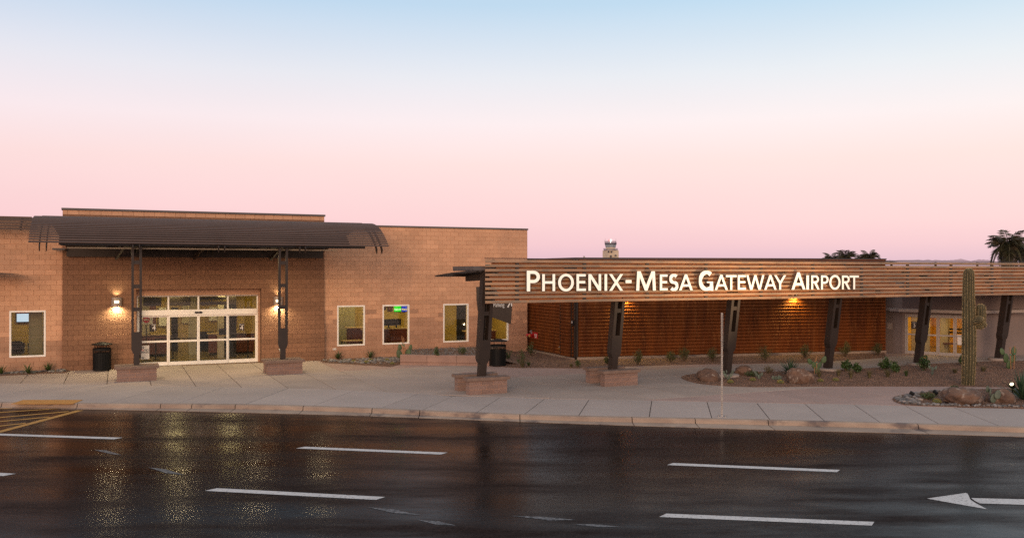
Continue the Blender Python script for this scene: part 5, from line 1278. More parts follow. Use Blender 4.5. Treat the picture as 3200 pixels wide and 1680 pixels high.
for k in range(16): a = R(22.5*k); mb.bar((58.3+3.3*math.cos(a),520+3.3*math.sin(a),zt_(758.5)), (58.3+3.3*math.cos(a),520+3.3*math.sin(a),zt_(754)), 0.12, 0.12)
for k in range(16): a = R(22.5*k); b = R(22.5*(k+1)); mb.bar((58.3+3.3*math.cos(a),520+3.3*math.sin(a),zt_(754.5)), (58.3+3.3*math.cos(b),520+3.3*math.sin(b),zt_(754.5)), 0.1, 0.35)
mb.build('roof_railing', M['tower_grey'], tw)
mb = MB(); mb.lathe([(0.2,0),(0.2,1.0),(0.7,1.1),(0.7,1.9),(0,2.0)], 10, (58.3,520,zt_(758.5)), cap=False); mb.build('beacon', M['white_light'], tw); mb = MB(); mb.box(57.2,57.75,519,520.4,zt_(758.5)+0.9,zt_(758.5)+2.0); mb.build('obstruction_light', M['red_light'], tw)
for dx, h in ((-3.2,2.6),(-3.6,1.6),(3.1,2.4)):
    mb = MB(); mb.tube([(58.3+dx,520,zt_(758.5)), (58.3+dx,520,zt_(758.5)+h)], 0.06, 5); mb.build('antenna', M['tower_grey'], tw)
hr = thing('hip_roof_building', 'low building with a dark shallow roof showing over the right half of the screen', 'building', (25,62,0))
def PX(px, py, Y): return Vector(((px-1600)/FPX*Y, Y, CAM_H+(HORIZ-py)*Y/FPX))
q = [PX(2610,817,60), PX(2860,826,60), PX(2830,826,72), PX(2600,817,72)]; rz = [PX(2705,808.5,66), PX(2735,808.5,66)]
mb = MB(); mb.add(q+rz, [(0,1,5,4),(1,2,5),(2,3,4,5),(3,0,4)]); mb.build('roof', M['dark_roof'], hr)
mb = MB(); mb.box(q[0].x+0.5, q[1].x-0.6, 60.5, 71.5, 0, 4.38); mb.build('wall', M['plaster'], hr)
mb = MB(); pts = [(-3000,0)]; 
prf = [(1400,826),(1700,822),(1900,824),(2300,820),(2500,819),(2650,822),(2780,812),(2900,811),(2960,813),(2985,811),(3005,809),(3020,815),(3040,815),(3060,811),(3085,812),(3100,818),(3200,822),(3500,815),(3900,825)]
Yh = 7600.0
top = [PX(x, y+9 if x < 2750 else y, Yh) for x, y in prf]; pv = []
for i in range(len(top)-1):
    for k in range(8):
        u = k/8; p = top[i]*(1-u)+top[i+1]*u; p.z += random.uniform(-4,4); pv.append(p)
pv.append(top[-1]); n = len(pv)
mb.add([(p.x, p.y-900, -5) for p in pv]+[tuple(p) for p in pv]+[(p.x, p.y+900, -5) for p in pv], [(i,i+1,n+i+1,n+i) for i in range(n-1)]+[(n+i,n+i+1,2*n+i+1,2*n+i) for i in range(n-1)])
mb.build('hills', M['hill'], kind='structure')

# ================================================================== street furniture in front
sp = G(2256, 1301); sp_t = thing('sign_post', 'perforated galvanised sign post at the kerb with its sign seen edge on', 'sign post', tuple(sp), math.atan2(-sp.x, sp.y), local=True)
H_ = 2.86; mb = MB(); w = 0.024
for x0, x1, y0, y1 in ((-w,w,-w,-w+0.004),(-w,w,w-0.004,w),(-w,-w+0.004,-w+0.004,w-0.004),(w-0.004,w,-w+0.004,w-0.004)): mb.box(x0,x1,y0,y1,0.012,H_)
mb.build('post', M['galv'], sp_t)
mb = MB(); n = 10
for k in range(int(H_/0.0508)-1):
    z = 0.07+0.0508*k
    for (ax, sgn) in ((0,-1),(1,1)):
        ring = [(0.0115*math.cos(2*math.pi*j/n), 0.0115*math.sin(2*math.pi*j/n)) for j in range(n)]
        if ax == 0: mb.add([(a, -w-0.001, z+b) for a, b in ring], [tuple(range(n))])
        else: mb.add([(w+0.001, a, z+b) for a, b in ring], [tuple(range(n))])
mb.build('holes', M['hole'], sp_t, kind='stuff')
mb = MB(); mb.box(-0.12,0.12,-0.12,0.12,0.0,0.012); mb.build('base_plate', M['galv'], sp_t)
for sx in (-0.09,0.09):
    for sy in (-0.09,0.09): mb = MB(); mb.lathe([(0.018,0.012),(0.018,0.03),(0.008,0.03),(0.008,0.045)], 6, (sx,sy,0)); mb.build('bolt', M['galv'], sp_t)
mb = MB(); mb.box(w+0.006, w+0.009, -0.18, 0.27, 1.93, 2.83); mb.build('sign_panel', M['galv'], sp_t)
for z in (2.1, 2.7): mb = MB(); mb.tube([(-w-0.01,0,z),(w+0.02,0,z)], 0.008, 6); mb.build('panel_bolt', M['galv'], sp_t)
# litter bins
def make_bin(loc, label):
    t = thing('litter_bin', label, 'litter bin', loc, R(12), 'black slatted litter bins', local=True)
    r = 0.335
    mb = MB(); mb.lathe([(r+0.01,0.04),(r+0.01,0.09),(r-0.01,0.09),(r-0.01,0.04)], 32, cap=False); mb.build('base_ring', M['black_metal'], t)
    mb = MB(); mb.lathe([(r+0.015,0.83),(r+0.015,0.90),(r-0.02,0.91),(r-0.02,0.83),(r+0.015,0.83)], 32, cap=False); mb.build('top_ring', M['black_metal'], t)
    for k in range(36):
        a = 2*math.pi*k/36
        if 'bs' not in cache:
            m2 = MB(); m2.box(-0.021,0.021,-0.004,0.004,0.05,0.70); m2.box(-0.007,0.007,-0.004,0.004,0.70,0.84); cache['bs'] = m2.mesh('slat', M['black_metal'])
        link('slat', cache['bs'], t, (r*math.cos(a), r*math.sin(a), 0), (0,0,a+math.pi/2))
    mb = MB(); mb.lathe([(r-0.05,0.06),(r-0.03,0.72),(r-0.06,0.72)], 24); mb.build('liner', M['black'], t)
    for k in range(4):
        a = R(45+90*k); mb = MB(); mb.box(-0.015,0.015,-0.015,0.015,0.0,0.05); ft = mb.build('foot', M['black_metal'], t); ft.location = ((r-0.02)*math.cos(a),(r-0.02)*math.sin(a),0)
        mb = MB(); mb.box(-0.014,0.014,-0.006,0.006,0.90,1.06); ft = mb.build('lid_strut', M['black_metal'], t); ft.location = ((r-0.03)*math.cos(a),(r-0.03)*math.sin(a),0); ft.rotation_euler = (0,0,a+math.pi/2)
    mb = MB(); mb.lathe([(r+0.06,1.05),(r+0.065,1.07),(r+0.03,1.09),(0.18,1.125),(0.14,1.15),(0.0,1.16)], 32, cap=False); mb.lathe([(0.0,1.049),(r+0.06,1.05)], 32, cap=False); mb.build('lid', M['black_metal'], t, smooth=False)
    return t
bin0 = make_bin(tuple(G(318.5,1157)), 'black slatted litter bin with a domed lid left of the entrance')
clone(bin0, G(1556,1143), label='black slatted litter bin under the parking sign')
# wayfinding sign behind the first leaning post
wp = G(1524, 1143)+Vector((-0.05,0.25,0)); fw = Frame((wp.x,wp.y), ANG-R(6))
ws = thing('parking_sign', 'dark brown parking sign panel on a post under the left end of the screen', 'sign', tuple(wp))
def wz(px, py): return fw.sz(px, py, 0.06)
mb = MB(); mb.poly([(-0.12,0),(0.10,0),(0.16,3.3),(-0.05,3.3)], [], lambda x,y,t: fw.p(x,t,y), -0.08, 0.04); mb.build('post', M['bronze'], ws)
pts = [wz(1489,935), wz(1493,972), wz(1519,984), wz(1596,1012), wz(1601.5,935)]
top = [(pts[4][0]+0.02, 3.35), (pts[0][0]-0.01, 3.35)]
out = [pts[1], pts[2], pts[3], pts[4]]+top+[pts[0]]
mb = MB(); mb.poly(out, [], lambda x,y,t: fw.p(x,t,y), 0.045, 0.09); mb.build('panel', M['sign_dark'], ws, fix=True)
a, z = wz(1558, 952); text_on(fw, 'Parking', 0.27, a, 0.10, z, M['letter_white'], ws, sx=0.62)
a, z = wz(1591, 948)
mb = MB()
mb.poly([(-0.10,-0.14),(-0.05,-0.17),(0.07,0.04),(0.08,-0.12),(0.12,-0.12),(0.13,0.17),(-0.08,0.07),(-0.08,0.03),(0.02,0.06)], [], lambda x,y,t: fw.p(a+x,t,z+y), 0.091, 0.096); mb.build('arrow', M['letter_white'], ws)
# low planter wall in three cast lengths
pw = thing('planter_wall', 'low pink cast concrete planter wall in front of the block wall', 'planter wall', tuple(G(1370,1140)))
q0, q1 = G(1250,1139), G(1500,1142.5); fp = Frame((q0.x,q0.y), math.atan2(q1.y-q0.y, q1.x-q0.x)); LP = (q1-q0).length
cu_ = [0, fp.s_at(1334), fp.s_at(1426), LP+0.4]
for p, q in zip(cu_[:-1], cu_[1:]):
    mb = MB(); p += 0.006; q -= 0.006
    prof = [(-0.32,-0.05),(0.02,-0.05),(0.02,0.055),(-0.03,0.06),(-0.03,0.10),(0.0,0.13),(0.0,0.405),(-0.02,0.425),(-0.30,0.425),(-0.32,0.405)]
    vs = [fp.p(p,a_,b_) for a_,b_ in prof]+[fp.p(q,a_,b_) for a_,b_ in prof]; n = len(prof)
    mb.add(vs, [(i,(i+1)%n,n+(i+1)%n,n+i) for i in range(n)]+[tuple(range(n)),tuple(range(n,2*n))[::-1]]); mb.build('cast_length', M['planter'], pw, fix=True)
sp_ = fp.p(0.1,-0.32,0); sq_ = fp.p(LP+0.4,-0.32,0); wl = wallpt(1270); wr = wallpt(1640)
wm = wallpt(1545); wr = wallpt(1612); gq = G(1560,1128)
mb = MB(); mb.add([(sp_.x,sp_.y,.33),(sq_.x,sq_.y,.33),(wm[0],wm[1],.33),(wl[0],wl[1],.33),(sq_.x+1.3,sq_.y+0.2,0.0),(wr[0],wr[1],0.0),(sp_.x,sp_.y,0),(wl[0],wl[1],0)], [(0,1,2,3),(1,4,5,2),(0,3,7,6)]); mb.build('planter_soil', M['gravel'], kind='structure')
gravel([(sp_.x,sp_.y),(sq_.x,sq_.y),wm,wl], 900, 0.06, 0.335, 'cobble')

# ================================================================== plants
def leaf_quad(mb, p, d, w, l, up):
    d = d.normalized(); s = d.cross(up)
    if s.length < 1e-3: s = Vector((1,0,0))
    s = s.normalized()*w/2
    mb.add([p, p+d*l*0.5+s, p+d*l, p+d*l*0.5-s], [(0,1,2,3)])
def rnd_dir(r, zmin=-1):
    while True:
        v = Vector((r.uniform(-1,1), r.uniform(-1,1), r.uniform(zmin,1)))
        if 0.05 < v.length < 1: return v.normalized()
def shrub(loc, h, w, mat, label, cat='shrub', group=None, seed=0, nb=26, leaves=26, ll=0.05, lw=0.022, flower=None, spread=0.5, name='shrub'):
    """several thin upright branches with small leaves along them"""
    r = random.Random(seed); t = thing(name, label, cat, tuple(loc), 0, group, local=True)
    st = MB(); lf = MB(); tips = []
    for b in range(nb):
        a = r.uniform(0, 6.28); k = r.random()**0.6; rad = w/2*k
        tip = Vector((rad*math.cos(a), rad*math.sin(a), h*(1-0.5*k*k)*r.uniform(0.62,1.0)))
        base = Vector((rad*0.12*math.cos(a), rad*0.12*math.sin(a), 0))
        mid = base*0.5+tip*0.5+Vector((r.uniform(-.05,.05)*w,r.uniform(-.05,.05)*w, h*0.06))
        st.tube([base, mid, tip], [0.008,0.005,0.002], 4, cap=False); tips.append(tip)
        for j in range(leaves):
            u = r.uniform(0.22, 1.0)**0.8
            p = (base*(1-u)**2+mid*2*u*(1-u)+tip*u*u)+rnd_dir(r)*w*0.07
            d = (rnd_dir(r)+Vector((0,0,0.5))); s = r.uniform(0.6,1.2)
            leaf_quad(lf, p, d, lw*s, ll*s, rnd_dir(r))
    st.build('stem', M['stem'], t); lf.build('foliage', M[mat], t)
    if flower:
        mb = MB()
        for k in range(10): leaf_quad(mb, Vector(flower), Vector((math.cos(k*.63),math.sin(k*.63),0.35)), 0.05, 0.06, Vector((0,0,1)))
        mb.build('flower', M['flower'], t)
    return t
gz = 0.018
def gp(px, py): return G(px, py, gz)
# creosote-like shrubs along the rusted wall
cg = 'creosote bushes planted along the rusted wall'
for i, (px, py, h, w, lb) in enumerate([
  (1898,1138,0.40,0.40,'small creosote bush left of the second leaning post'),(1993,1139,0.82,0.50,'slim creosote bush just right of the second leaning post'),
  (2097,1132,0.66,0.52,'short creosote bush against the rusted wall between the second and third posts'),(2138,1128,0.80,0.56,'taller creosote bush right of the short one between the second and third posts'),
  (2229,1129,0.74,0.78,'wide creosote bush left of the galvanised sign post'),(2274,1128,0.72,0.5,'creosote bush between the sign post and the third leaning post'),
  (2389,1127,0.80,0.78,'dense creosote bush right of the third leaning post'),(2517,1120,0.80,0.62,'creosote bush behind the staked prickly pear'),
  (2641,1113,0.82,0.72,'creosote bush right of the fourth leaning post'),(2744,1110,0.74,0.62,'last creosote bush near the right end of the rusted wall')]):
    shrub(gp(px,py), h, w, 'olive', lb, 'bush', cg, i, 34, 34, 0.045, 0.020, name='creosote_bush')
for i, (px, py, h, w, lb) in enumerate([(1633,1146,0.85,0.50,'wispy green shrub at the corner of block wall and rusted wall'),(1588,1128,0.62,0.50,'leafy shrub behind the litter bin under the parking sign'),
  (1660,1112,0.75,0.5,'shrub against the dark rusted wall left of the FDC sign'),(1443,1113,0.62,0.44,'twiggy green shrub behind the planter wall under the fourth office window'),(1366,1116,0.50,0.34,'twiggy shrub at the right end seen over the planter beside the grey green cactus'),
  (1806,1149,0.38,0.40,'small yellowing shrub at the corner post of the rusted wall')]):
    z = gz if i not in (3,4) else 0.33
    shrub(G(px,py,z) if i in (3,4) else gp(px,py), h, w, 'green', lb, 'shrub', None, 40+i, 14, 22, 0.06, 0.032, name='shrub')
bgp = 'bright green leafy bushes in the gravel bed'
for i, (px, py, h, w, lb, fl) in enumerate([(2644,1160,0.52,0.46,'bright green bush right of the fourth leaning post',None),(2678,1165,0.42,0.38,'smaller bright green bush, the next one right in the gravel',None),
  (2768,1158,0.56,0.52,'bright green bush midway between the fourth and fifth posts, left of a pair',None),(2797,1164,0.46,0.40,'bright green bush midway between the fourth and fifth posts, right of a pair',None),
  (2889,1157,0.66,0.50,'bright green bush with one orange flower at the fifth post',(-0.08,-0.20,0.52)),(3010,1143,0.5,0.4,'green shrub beside the saguaro trunk in front of door three',None)]):
    shrub(gp(px,py), h, w, 'bright_green', lb, 'bush', bgp, 60+i, 26, 26, 0.085, 0.045, fl, name='leafy_bush')
shrub(gp(2402,1166), 0.36, 0.62, 'dry_grass', 'sparse grey leafed twiggy bush in front of the pale walk', 'bush', None, 71, 30, 12, 0.035, 0.02, name='twiggy_bush')
shrub(gp(2350,1175), 0.22, 0.60, 'green', 'low spreading green bush at the foot of the brown boulder behind the third post', 'bush', None, 72, 40, 18, 0.05, 0.02, name='low_bush')
shrub(gp(2983,1222), 0.20, 0.36, 'green', 'low green rosette plant left of the large boulder under the saguaro', 'plant', None, 73, 26, 16, 0.06, 0.03, name='low_bush')
shrub(gp(2902,1247), 0.22, 0.52, 'green', 'dark green clump in the cobble bed left of the barrel cactus', 'plant', None, 74, 40, 14, 0.07, 0.02, name='low_bush')
# bunch grasses
def grass(loc, h, w, label, seed, mat='dry_grass', n=150, group='bunch grasses in the gravel beds', bent=0.6):
    r = random.Random(seed); t = thing('bunch_grass', label, 'grass tuft', tuple(loc), 0, group, local=True); mb = MB()
    for k in range(n):
        a = r.uniform(0,6.28); sp = r.random()**0.7; hh = h*r.uniform(0.55,1.0); b = Vector((math.cos(a),math.sin(a),0))
        p0 = b*w*0.10*r.random(); p1 = p0+b*w*0.22*sp+Vector((0,0,hh*0.6)); p2 = p0+b*w*0.5*sp*(1+bent*0.2)+Vector((0,0,hh)); s = Vector((-b.y,b.x,0))*0.004
        mb.add([p0-s,p0+s,p1+s*0.8,p1-s*0.8,p2], [(0,1,2,3),(3,2,4)])
    mb.build('blades', M[mat], t); return t
for i, (px, py, h, w, lb, m) in enumerate([(2560,1178,0.36,0.40,'bunch grass in the gravel just right of the speckled boulder','dry_grass'),(2620,1175,0.34,0.32,'bunch grass in front of the fourth post footing','dry_grass'),(2659,1182,0.38,0.32,'tall thin bunch grass right of the fourth post footing','dry_grass'),
  (2717,1181,0.36,0.34,'bunch grass alone in the gravel between the two pairs of green bushes','dry_grass'),(2774,1178,0.36,0.40,'bunch grass in front of the pair of green bushes','dry_grass'),(2832,1175,0.30,0.30,'dark upright bunch grass left of the fifth post','green'),
  (2984,1165,0.24,0.40,'low bunch grass left of the saguaro','dry_grass'),(3073,1160,0.26,0.5,'low bunch grass right of the saguaro','dry_grass'),(1633,1148,0.34,0.4,'bunch grass in front of the wispy shrub at the wall corner','dry_grass'),
  (1652,1143,0.22,0.3,'small dark bunch grass right of the wispy shrub','green'),(1785,1147,0.20,0.3,'small bunch grass below the gate in the rusted wall','dry_grass'),(3046,1141,0.24,0.4,'bunch grass at the plaster wall right of the saguaro','dry_grass')]):
    grass(gp(px,py), h, w, lb, 80+i, m)
# blade plants: each leaf an object
def blade_mesh(L, w, mat, curve=0.25, name='leaf'):
    mb = MB(); n = 6; vs = []
    for i in range(n+1):
        u = i/n; ww = w/2*(1-u**1.6)*(0.8+0.5*math.sin(min(1,u*2)*math.pi/2)); x = L*u*math.cos(curve*u); z = L*u*(0.10-curve*0.5*u)
        vs += [(x,-ww,z+0.25*ww),(x,0,z),(x,ww,z+0.25*ww)]
    fs = []
    for i in range(n):
        a = 3*i; fs += [(a,a+1,a+4,a+3),(a+1,a+2,a+5,a+4)]
    mb.add(vs, fs); return mb.mesh(name, mat)
def rosette(loc, L, w, n, label, mat, seed, cat='yucca', name='yucca', emin=10, emax=85, group=None):
    r = random.Random(seed); t = thing(name, label, cat, tuple(loc), 0, group, local=True); ms = [blade_mesh(L, w, M[mat], c) for c in (0.1,0.3,0.5)]
    for k in range(n):
        e = R(emin+(emax-emin)*(k/n)**0.8); s = r.uniform(0.75,1.05)
        link('leaf', r.choice(ms), t, (0,0,0.02), (r.uniform(-.2,.2), -e, k*2.4+r.uniform(-.2,.2)), (s,s,s))
    return t
rosette(gp(2470,1174), 0.80, 0.055, 52, 'tall dark green yucca with stiff upright blades left of the speckled boulder', 'yucca', 1)
rosette(gp(3196,1250), 1.05, 0.06, 60, 'large dark yucca at the right edge beside the ground floodlight', 'yucca', 2)
ag = 'small agaves in the cobbles along the block walls'
for i, (px, py, L, lb) in enumerate([(1056,1122,0.42,'small green agave in the cobbles nearest the brown entry block'),(1157,1119,0.50,'larger green agave in the cobbles between the first two office windows'),
    (4,1169,0.50,'green agave in the cobble strip at the far left edge'),(88,1168,0.48,'green agave in the cobble strip under the leftmost window'),(150,1160,0.46,'green agave at the right end of the left cobble strip')]):
    rosette(gp(px,py), L, 0.05, 22, lb, 'green', 10+i, 'agave', 'agave', 12, 75, ag)
# barrel cacti
def barrel_meshes():
    mb = MB(); nr = 20; nz = 12; vs = []; fs = []
    for i in range(nz+1):
        ph = -0.35+ (math.pi/2+0.35)*i/nz; rr = math.cos(ph); z = 0.34+math.sin(ph)*0.66
        for k in range(nr*4):
            a = 2*math.pi*k/(nr*4); f = 1-0.09*(0.5-0.5*math.cos(a*nr)) if i < nz else 1
            vs.append((rr*f*math.cos(a), rr*f*math.sin(a), z-(0.05 if i == nz else 0)))
    n = nr*4
    for i in range(nz):
        for k in range(n): fs.append((i*n+k,i*n+(k+1)%n,(i+1)*n+(k+1)%n,(i+1)*n+k))
    mb.add(vs, fs); body = mb.mesh('body', M['barrel'])
    mb = MB(); r = random.Random(5)
    for k in range(nr):
        a = 2*math.pi*k/nr
        for i in range(13):
            ph = -0.2+(math.pi/2+0.12)*i/13; p = Vector((math.cos(ph)*math.cos(a), math.cos(ph)*math.sin(a), 0.34+math.sin(ph)*0.66))
            nrm_ = Vector((math.cos(ph)*math.cos(a), math.cos(ph)*math.sin(a), math.sin(ph)))
            for j in range(6):
                d = (nrm_*0.6+rnd_dir(r)).normalized(); s = rnd_dir(r)*0.012
                mb.add([p+s, p-s, p+d*r.uniform(0.10,0.19)], [(0,1,2)])
    return body, mb.mesh('spines', M['gold'])
bbody, bsp = barrel_meshes(); bsp.materials[0] = M['gold']
bgr = 'golden barrel cacti'
for px, py, wd, lb in [(1103.8,1132,15,'golden barrel cactus in the cobbles, leftmost of the five beside the planter'),(1144,1134.5,15.5,'golden barrel cactus in the cobbles, in front of the large agave'),(1157,1128.5,15.5,'golden barrel cactus touching the foot of the large agave'),
    (1208.6,1128,14.5,'golden barrel cactus in the cobbles near the planter wall end'),(1225,1138,13,'small golden barrel cactus on the soil in front of the planter end'),
    (2285,1197,18.5,'golden barrel cactus in front of the third post footing'),(2355,1190,18,'golden barrel cactus midway between the third post and the yucca'),(2442,1198,20,'golden barrel cactus left of the speckled boulder'),
    (2567,1192.5,17,'golden barrel cactus just right of the speckled boulder'),(2615,1190.5,18,'golden barrel cactus in front of the fourth post footing'),(2934,1259.5,24,'golden barrel cactus in the cobble bed left of the large boulder')]:
    p = gp(px,py); rad = wd/2*p.y/FPX*1.05; p.y += rad
    t = thing('barrel_cactus', lb, 'cactus', tuple(p), random.uniform(0,3), bgr, local=True)
    link('body', bbody, t, scale=(rad,)*3); link('spines', bsp, t, scale=(rad,)*3, kind='stuff')
# prickly pears: each pad an object
def pad_mesh(mat):
    mb = MB(); n = 18; pts = [(0.5*math.sin(2*math.pi*k/n)*(1-0.18*math.cos(2*math.pi*k/n+math.pi)), 0.5-0.5*math.cos(2*math.pi*k/n)) for k in range(n)]
    vs = []; 
    for t_, s in ((-0.07,0.86),(-0.045,1.0),(0.045,1.0),(0.07,0.86)):
        for x, y in pts: vs.append((x*s*0.72, t_, 0.5+(y-0.5)*s))
    vs += [(0,-0.085,0.5),(0,0.085,0.5)]
    fs = [(j*n+i, j*n+(i+1)%n, (j+1)*n+(i+1)%n, (j+1)*n+i) for j in range(3) for i in range(n)]+[((i+1)%n,i,4*n) for i in range(n)]+[(3*n+i,3*n+(i+1)%n,4*n+1) for i in range(n)]
    mb.add(vs, fs); me = mb.mesh('pad', mat); me.polygons.foreach_set('use_smooth', [True]*len(me.polygons)); return me
pm = {'pad': pad_mesh(M['pad']), 'pad_grey': pad_mesh(M['pad_grey'])}
def pear(loc, size, label, pads, mat='pad', stakes=(), group=None):
    t = thing('prickly_pear', label, 'cactus', tuple(loc), 0, group, local=True)
    for (x, z, s, tilt, yaw) in pads:
        link('pad', pm[mat], t, (x*size, random.uniform(-.06,.06)*size, z*size), (random.uniform(-.15,.15), tilt, yaw), (s*size*0.9,s*size*0.9,s*size))
    for (x0, x1, h) in stakes:
        mb = MB(); mb.tube([(x0,-0.06,0),(x1,-0.06,h)], 0.016, 8); s = mb.build('stake', M['wood'], t)
        k = 0.62; mb = MB(); c0 = Vector((x0+(x1-x0)*k,-0.06,h*k)); c1 = Vector((x0+(x1-x0)*(k+0.07),-0.06,h*(k+0.07))); mb.tube([c0,c1], 0.022, 8); mb.build('tape', M['tie'], t)
    return t
p1 = [(0,0,0.45,0.1,0.1),(-0.18,0.28,0.42,-0.55,0.3),(0.16,0.30,0.42,0.35,-0.3),(-0.36,0.55,0.34,-0.35,0.2),(0.32,0.58,0.36,0.25,0.1),(-0.12,0.62,0.3,-0.1,0.8)]
pear(gp(2553,1168), 0.72, 'staked green prickly pear behind the speckled boulder', [(0,0,0.4,0,0.2),(-0.10,0.3,0.42,-0.4,0.1),(-0.32,0.55,0.36,-0.65,0.2),(0.08,0.34,0.36,0.5,0.2),(0.30,0.60,0.40,0.35,-0.2)], 'pad', ((-0.02,-0.05,0.72),(-0.12,-0.09,0.6)))
pear(G(1262,1127,0.02), 0.78, 'staked prickly pear rising behind the left end of the planter wall', [(0.0,0,0.42,0.1,0.1),(-0.22,0.18,0.50,-0.2,0.1),(0.20,0.20,0.50,0.18,-0.1),(-0.20,0.62,0.34,-0.15,0.2),(0.34,0.62,0.32,0.22,0.1)], 'pad', ((0.04,-0.08,1.12),(0.06,0.0,1.05)))
pear(gp(3152,1152), 0.80, 'tall staked prickly pear by the plaster wall at the right edge', [(0,0,0.45,0.1,0.1),(-0.12,0.32,0.5,-0.2,0.3),(0.14,0.34,0.45,0.3,-0.2),(0.22,0.72,0.42,0.1,0.1),(-0.25,0.72,0.36,-0.3,0.1)], 'pad', ((0.18,0.22,0.95),(0.06,0.02,0.9)))
pear(G(1358,1112,0.33), 0.50, 'grey green columnar cactus pads in the planter under the third office window', [(0,0,0.6,0,1.2),(0.12,0,0.75,0.05,1.3),(0.2,0.0,0.6,0.1,1.1)], 'pad_grey')
pear(gp(2276,1188), 0.42, 'small grey green prickly pear left of the third post footing', p1, 'pad_grey'); pear(gp(2372,1184), 0.38, 'blue grey prickly pear between two barrel cacti', p1[:4], 'pad_grey')
pear(gp(2425,1186), 0.30, 'tiny grey cactus cluster left of the third barrel cactus from the sign post', [(0,0,0.5,0,0.3),(0.3,0,0.6,0.2,0.2),(-0.3,0,0.55,-0.2,0.1),(0.55,0,0.5,0.3,0.6)], 'pad_grey')
pear(gp(2914,1171), 0.34, 'pale prickly pear with two raised pads right of the flowering bush', [(0,0,0.42,0,0.1),(0,0.38,0.55,0.0,0.2),(-0.2,0.7,0.45,-0.5,0.1),(0.28,0.62,0.45,0.6,0.1)], 'pad_grey')
pear(gp(3104,1259), 0.52, 'grey green prickly pear in the gap between the two large boulders', [(0,0,0.55,0.1,0.1),(-0.18,0.42,0.5,-0.25,0.9),(0.16,0.25,0.55,0.3,-0.1),(-0.3,0.62,0.40,-0.1,0.3)], 'pad_grey')
# boulders
def boulder(px, py, wpx, hpx, label, seed, dep=0.8, flat=0.7, shift=0):
    p = gp(px, py); w = wpx*0.95*p.y/FPX; h = hpx*0.97*p.y/FPX
    me = stone_mesh('boulder', M['boulder'], 4, 0.27, seed, 1.0); mn = min(v.co.z for v in me.vertices); mx = max(v.co.z for v in me.vertices)
    w2 = max(abs(v.co.x) for v in me.vertices)
    o = link('boulder', me, None, (p.x, p.y+w*dep*0.35, gz-0.0), (0,0,0), (w/2/w2, w/2*dep/w2, h/(mx-mn)*1.42)); 
    o.location.z = gz+h-mx*o.scale.z
    tag(o, label, 'boulder', None)
boulder(2220,1192,80,41,'reddish brown boulder at the left tip of the gravel bed behind the sign post',3)
boulder(2328,1171,62,30,'light brown boulder right behind the third leaning post',11)
boulder(2508,1199,92,50,'speckled boulder with pale lichen right of the yucca',5)
boulder(3020,1265,146,54,'largest reddish boulder at the foot of the saguaro',8)
boulder(3140,1259,96,46,'smaller boulder right of the grey prickly pear near the floodlight',9)
# saguaro
sgp = gp(3026, 1216); sgp.y = 30.9; sgp.x = (3026-1600)/FPX*30.9
sg_t = thing('saguaro', 'tall ribbed saguaro cactus with short arms on its right side', 'cactus', tuple(sgp), 0, None, local=True)
def ribbed(path, rad, nr=20, dome=True, sub=4):
    mb = MB(); pts = [Vector(p) for p in path]; rr = list(rad)
    if dome:
        d = (pts[-1]-pts[-2]).normalized(); r0 = rr[-1]
        e = pts[-1]
        for k in range(1, 6):
            a = k/5*math.pi/2; pts.append(e+d*r0*math.sin(a)*1.0); rr.append(max(0.004, r0*math.cos(a)))
    n = nr*sub; vs = []; ribs = [[] for _ in range(nr)]
    for i, p in enumerate(pts):
        d = (pts[min(i+1,len(pts)-1)]-pts[max(i-1,0)]).normalized(); x = d.cross(Vector((0.02,1,0.03))).normalized(); y = d.cross(x)
        for k in range(n):
            a = 2*math.pi*k/n; f = 1-0.28*(0.5-0.5*math.cos(a*nr))**0.7
            v = p+(x*math.cos(a)+y*math.sin(a))*rr[i]*f; vs.append(v)
            if k % sub == 0: ribs[k//sub].append((v, (v-p).normalized() if rr[i] > 0.01 else d))
    m = len(pts); fs = [(i*n+k,i*n+(k+1)%n,(i+1)*n+(k+1)%n,(i+1)*n+k) for i in range(m-1) for k in range(n)]
    mb.add(vs, fs); return mb, ribs
def spines(ribs, mb, r, step=0.022, L=0.03):
    for rb in ribs:
        for (a, na), (b, nb_) in zip(rb[:-1], rb[1:]):
            l = (b-a).length; k = max(1, int(l/step))
            for j in range(k):
                u = (j+r.random()*0.4)/k; p = a*(1-u)+b*u; nn = na*(1-u)+nb_*u
                for q in range(4):
                    d = (nn*0.5+rnd_dir(r)*0.8).normalized(); s = rnd_dir(r)*0.007; mb.add([p+s,p-s,p+d*L*r.uniform(0.6,1.1)], [(0,1,2)])
r = random.Random(3)
hs = [0,0.4,0.9,1.4,1.9,2.4,2.9,3.4,3.75,3.93]; rd = [0.20,0.215,0.225,0.228,0.222,0.21,0.198,0.19,0.183,0.17]
path = [(0.0+0.02*math.sin(h*1.3)+(h-1)*0.012, 0, h) for h in hs]
mb, rb = ribbed(path, rd, 14); mb.build('trunk', M['saguaro'], sg_t, smooth=True, fix=True); ms_ = MB(); spines(rb, ms_, r); ms_.build('spines', M['spine'], sg_t, kind='stuff')
s_ = 30.9/FPX
def ax(px, py): return ((px-3026)*s_, CAM_H-gz+(HORIZ-py)*s_)
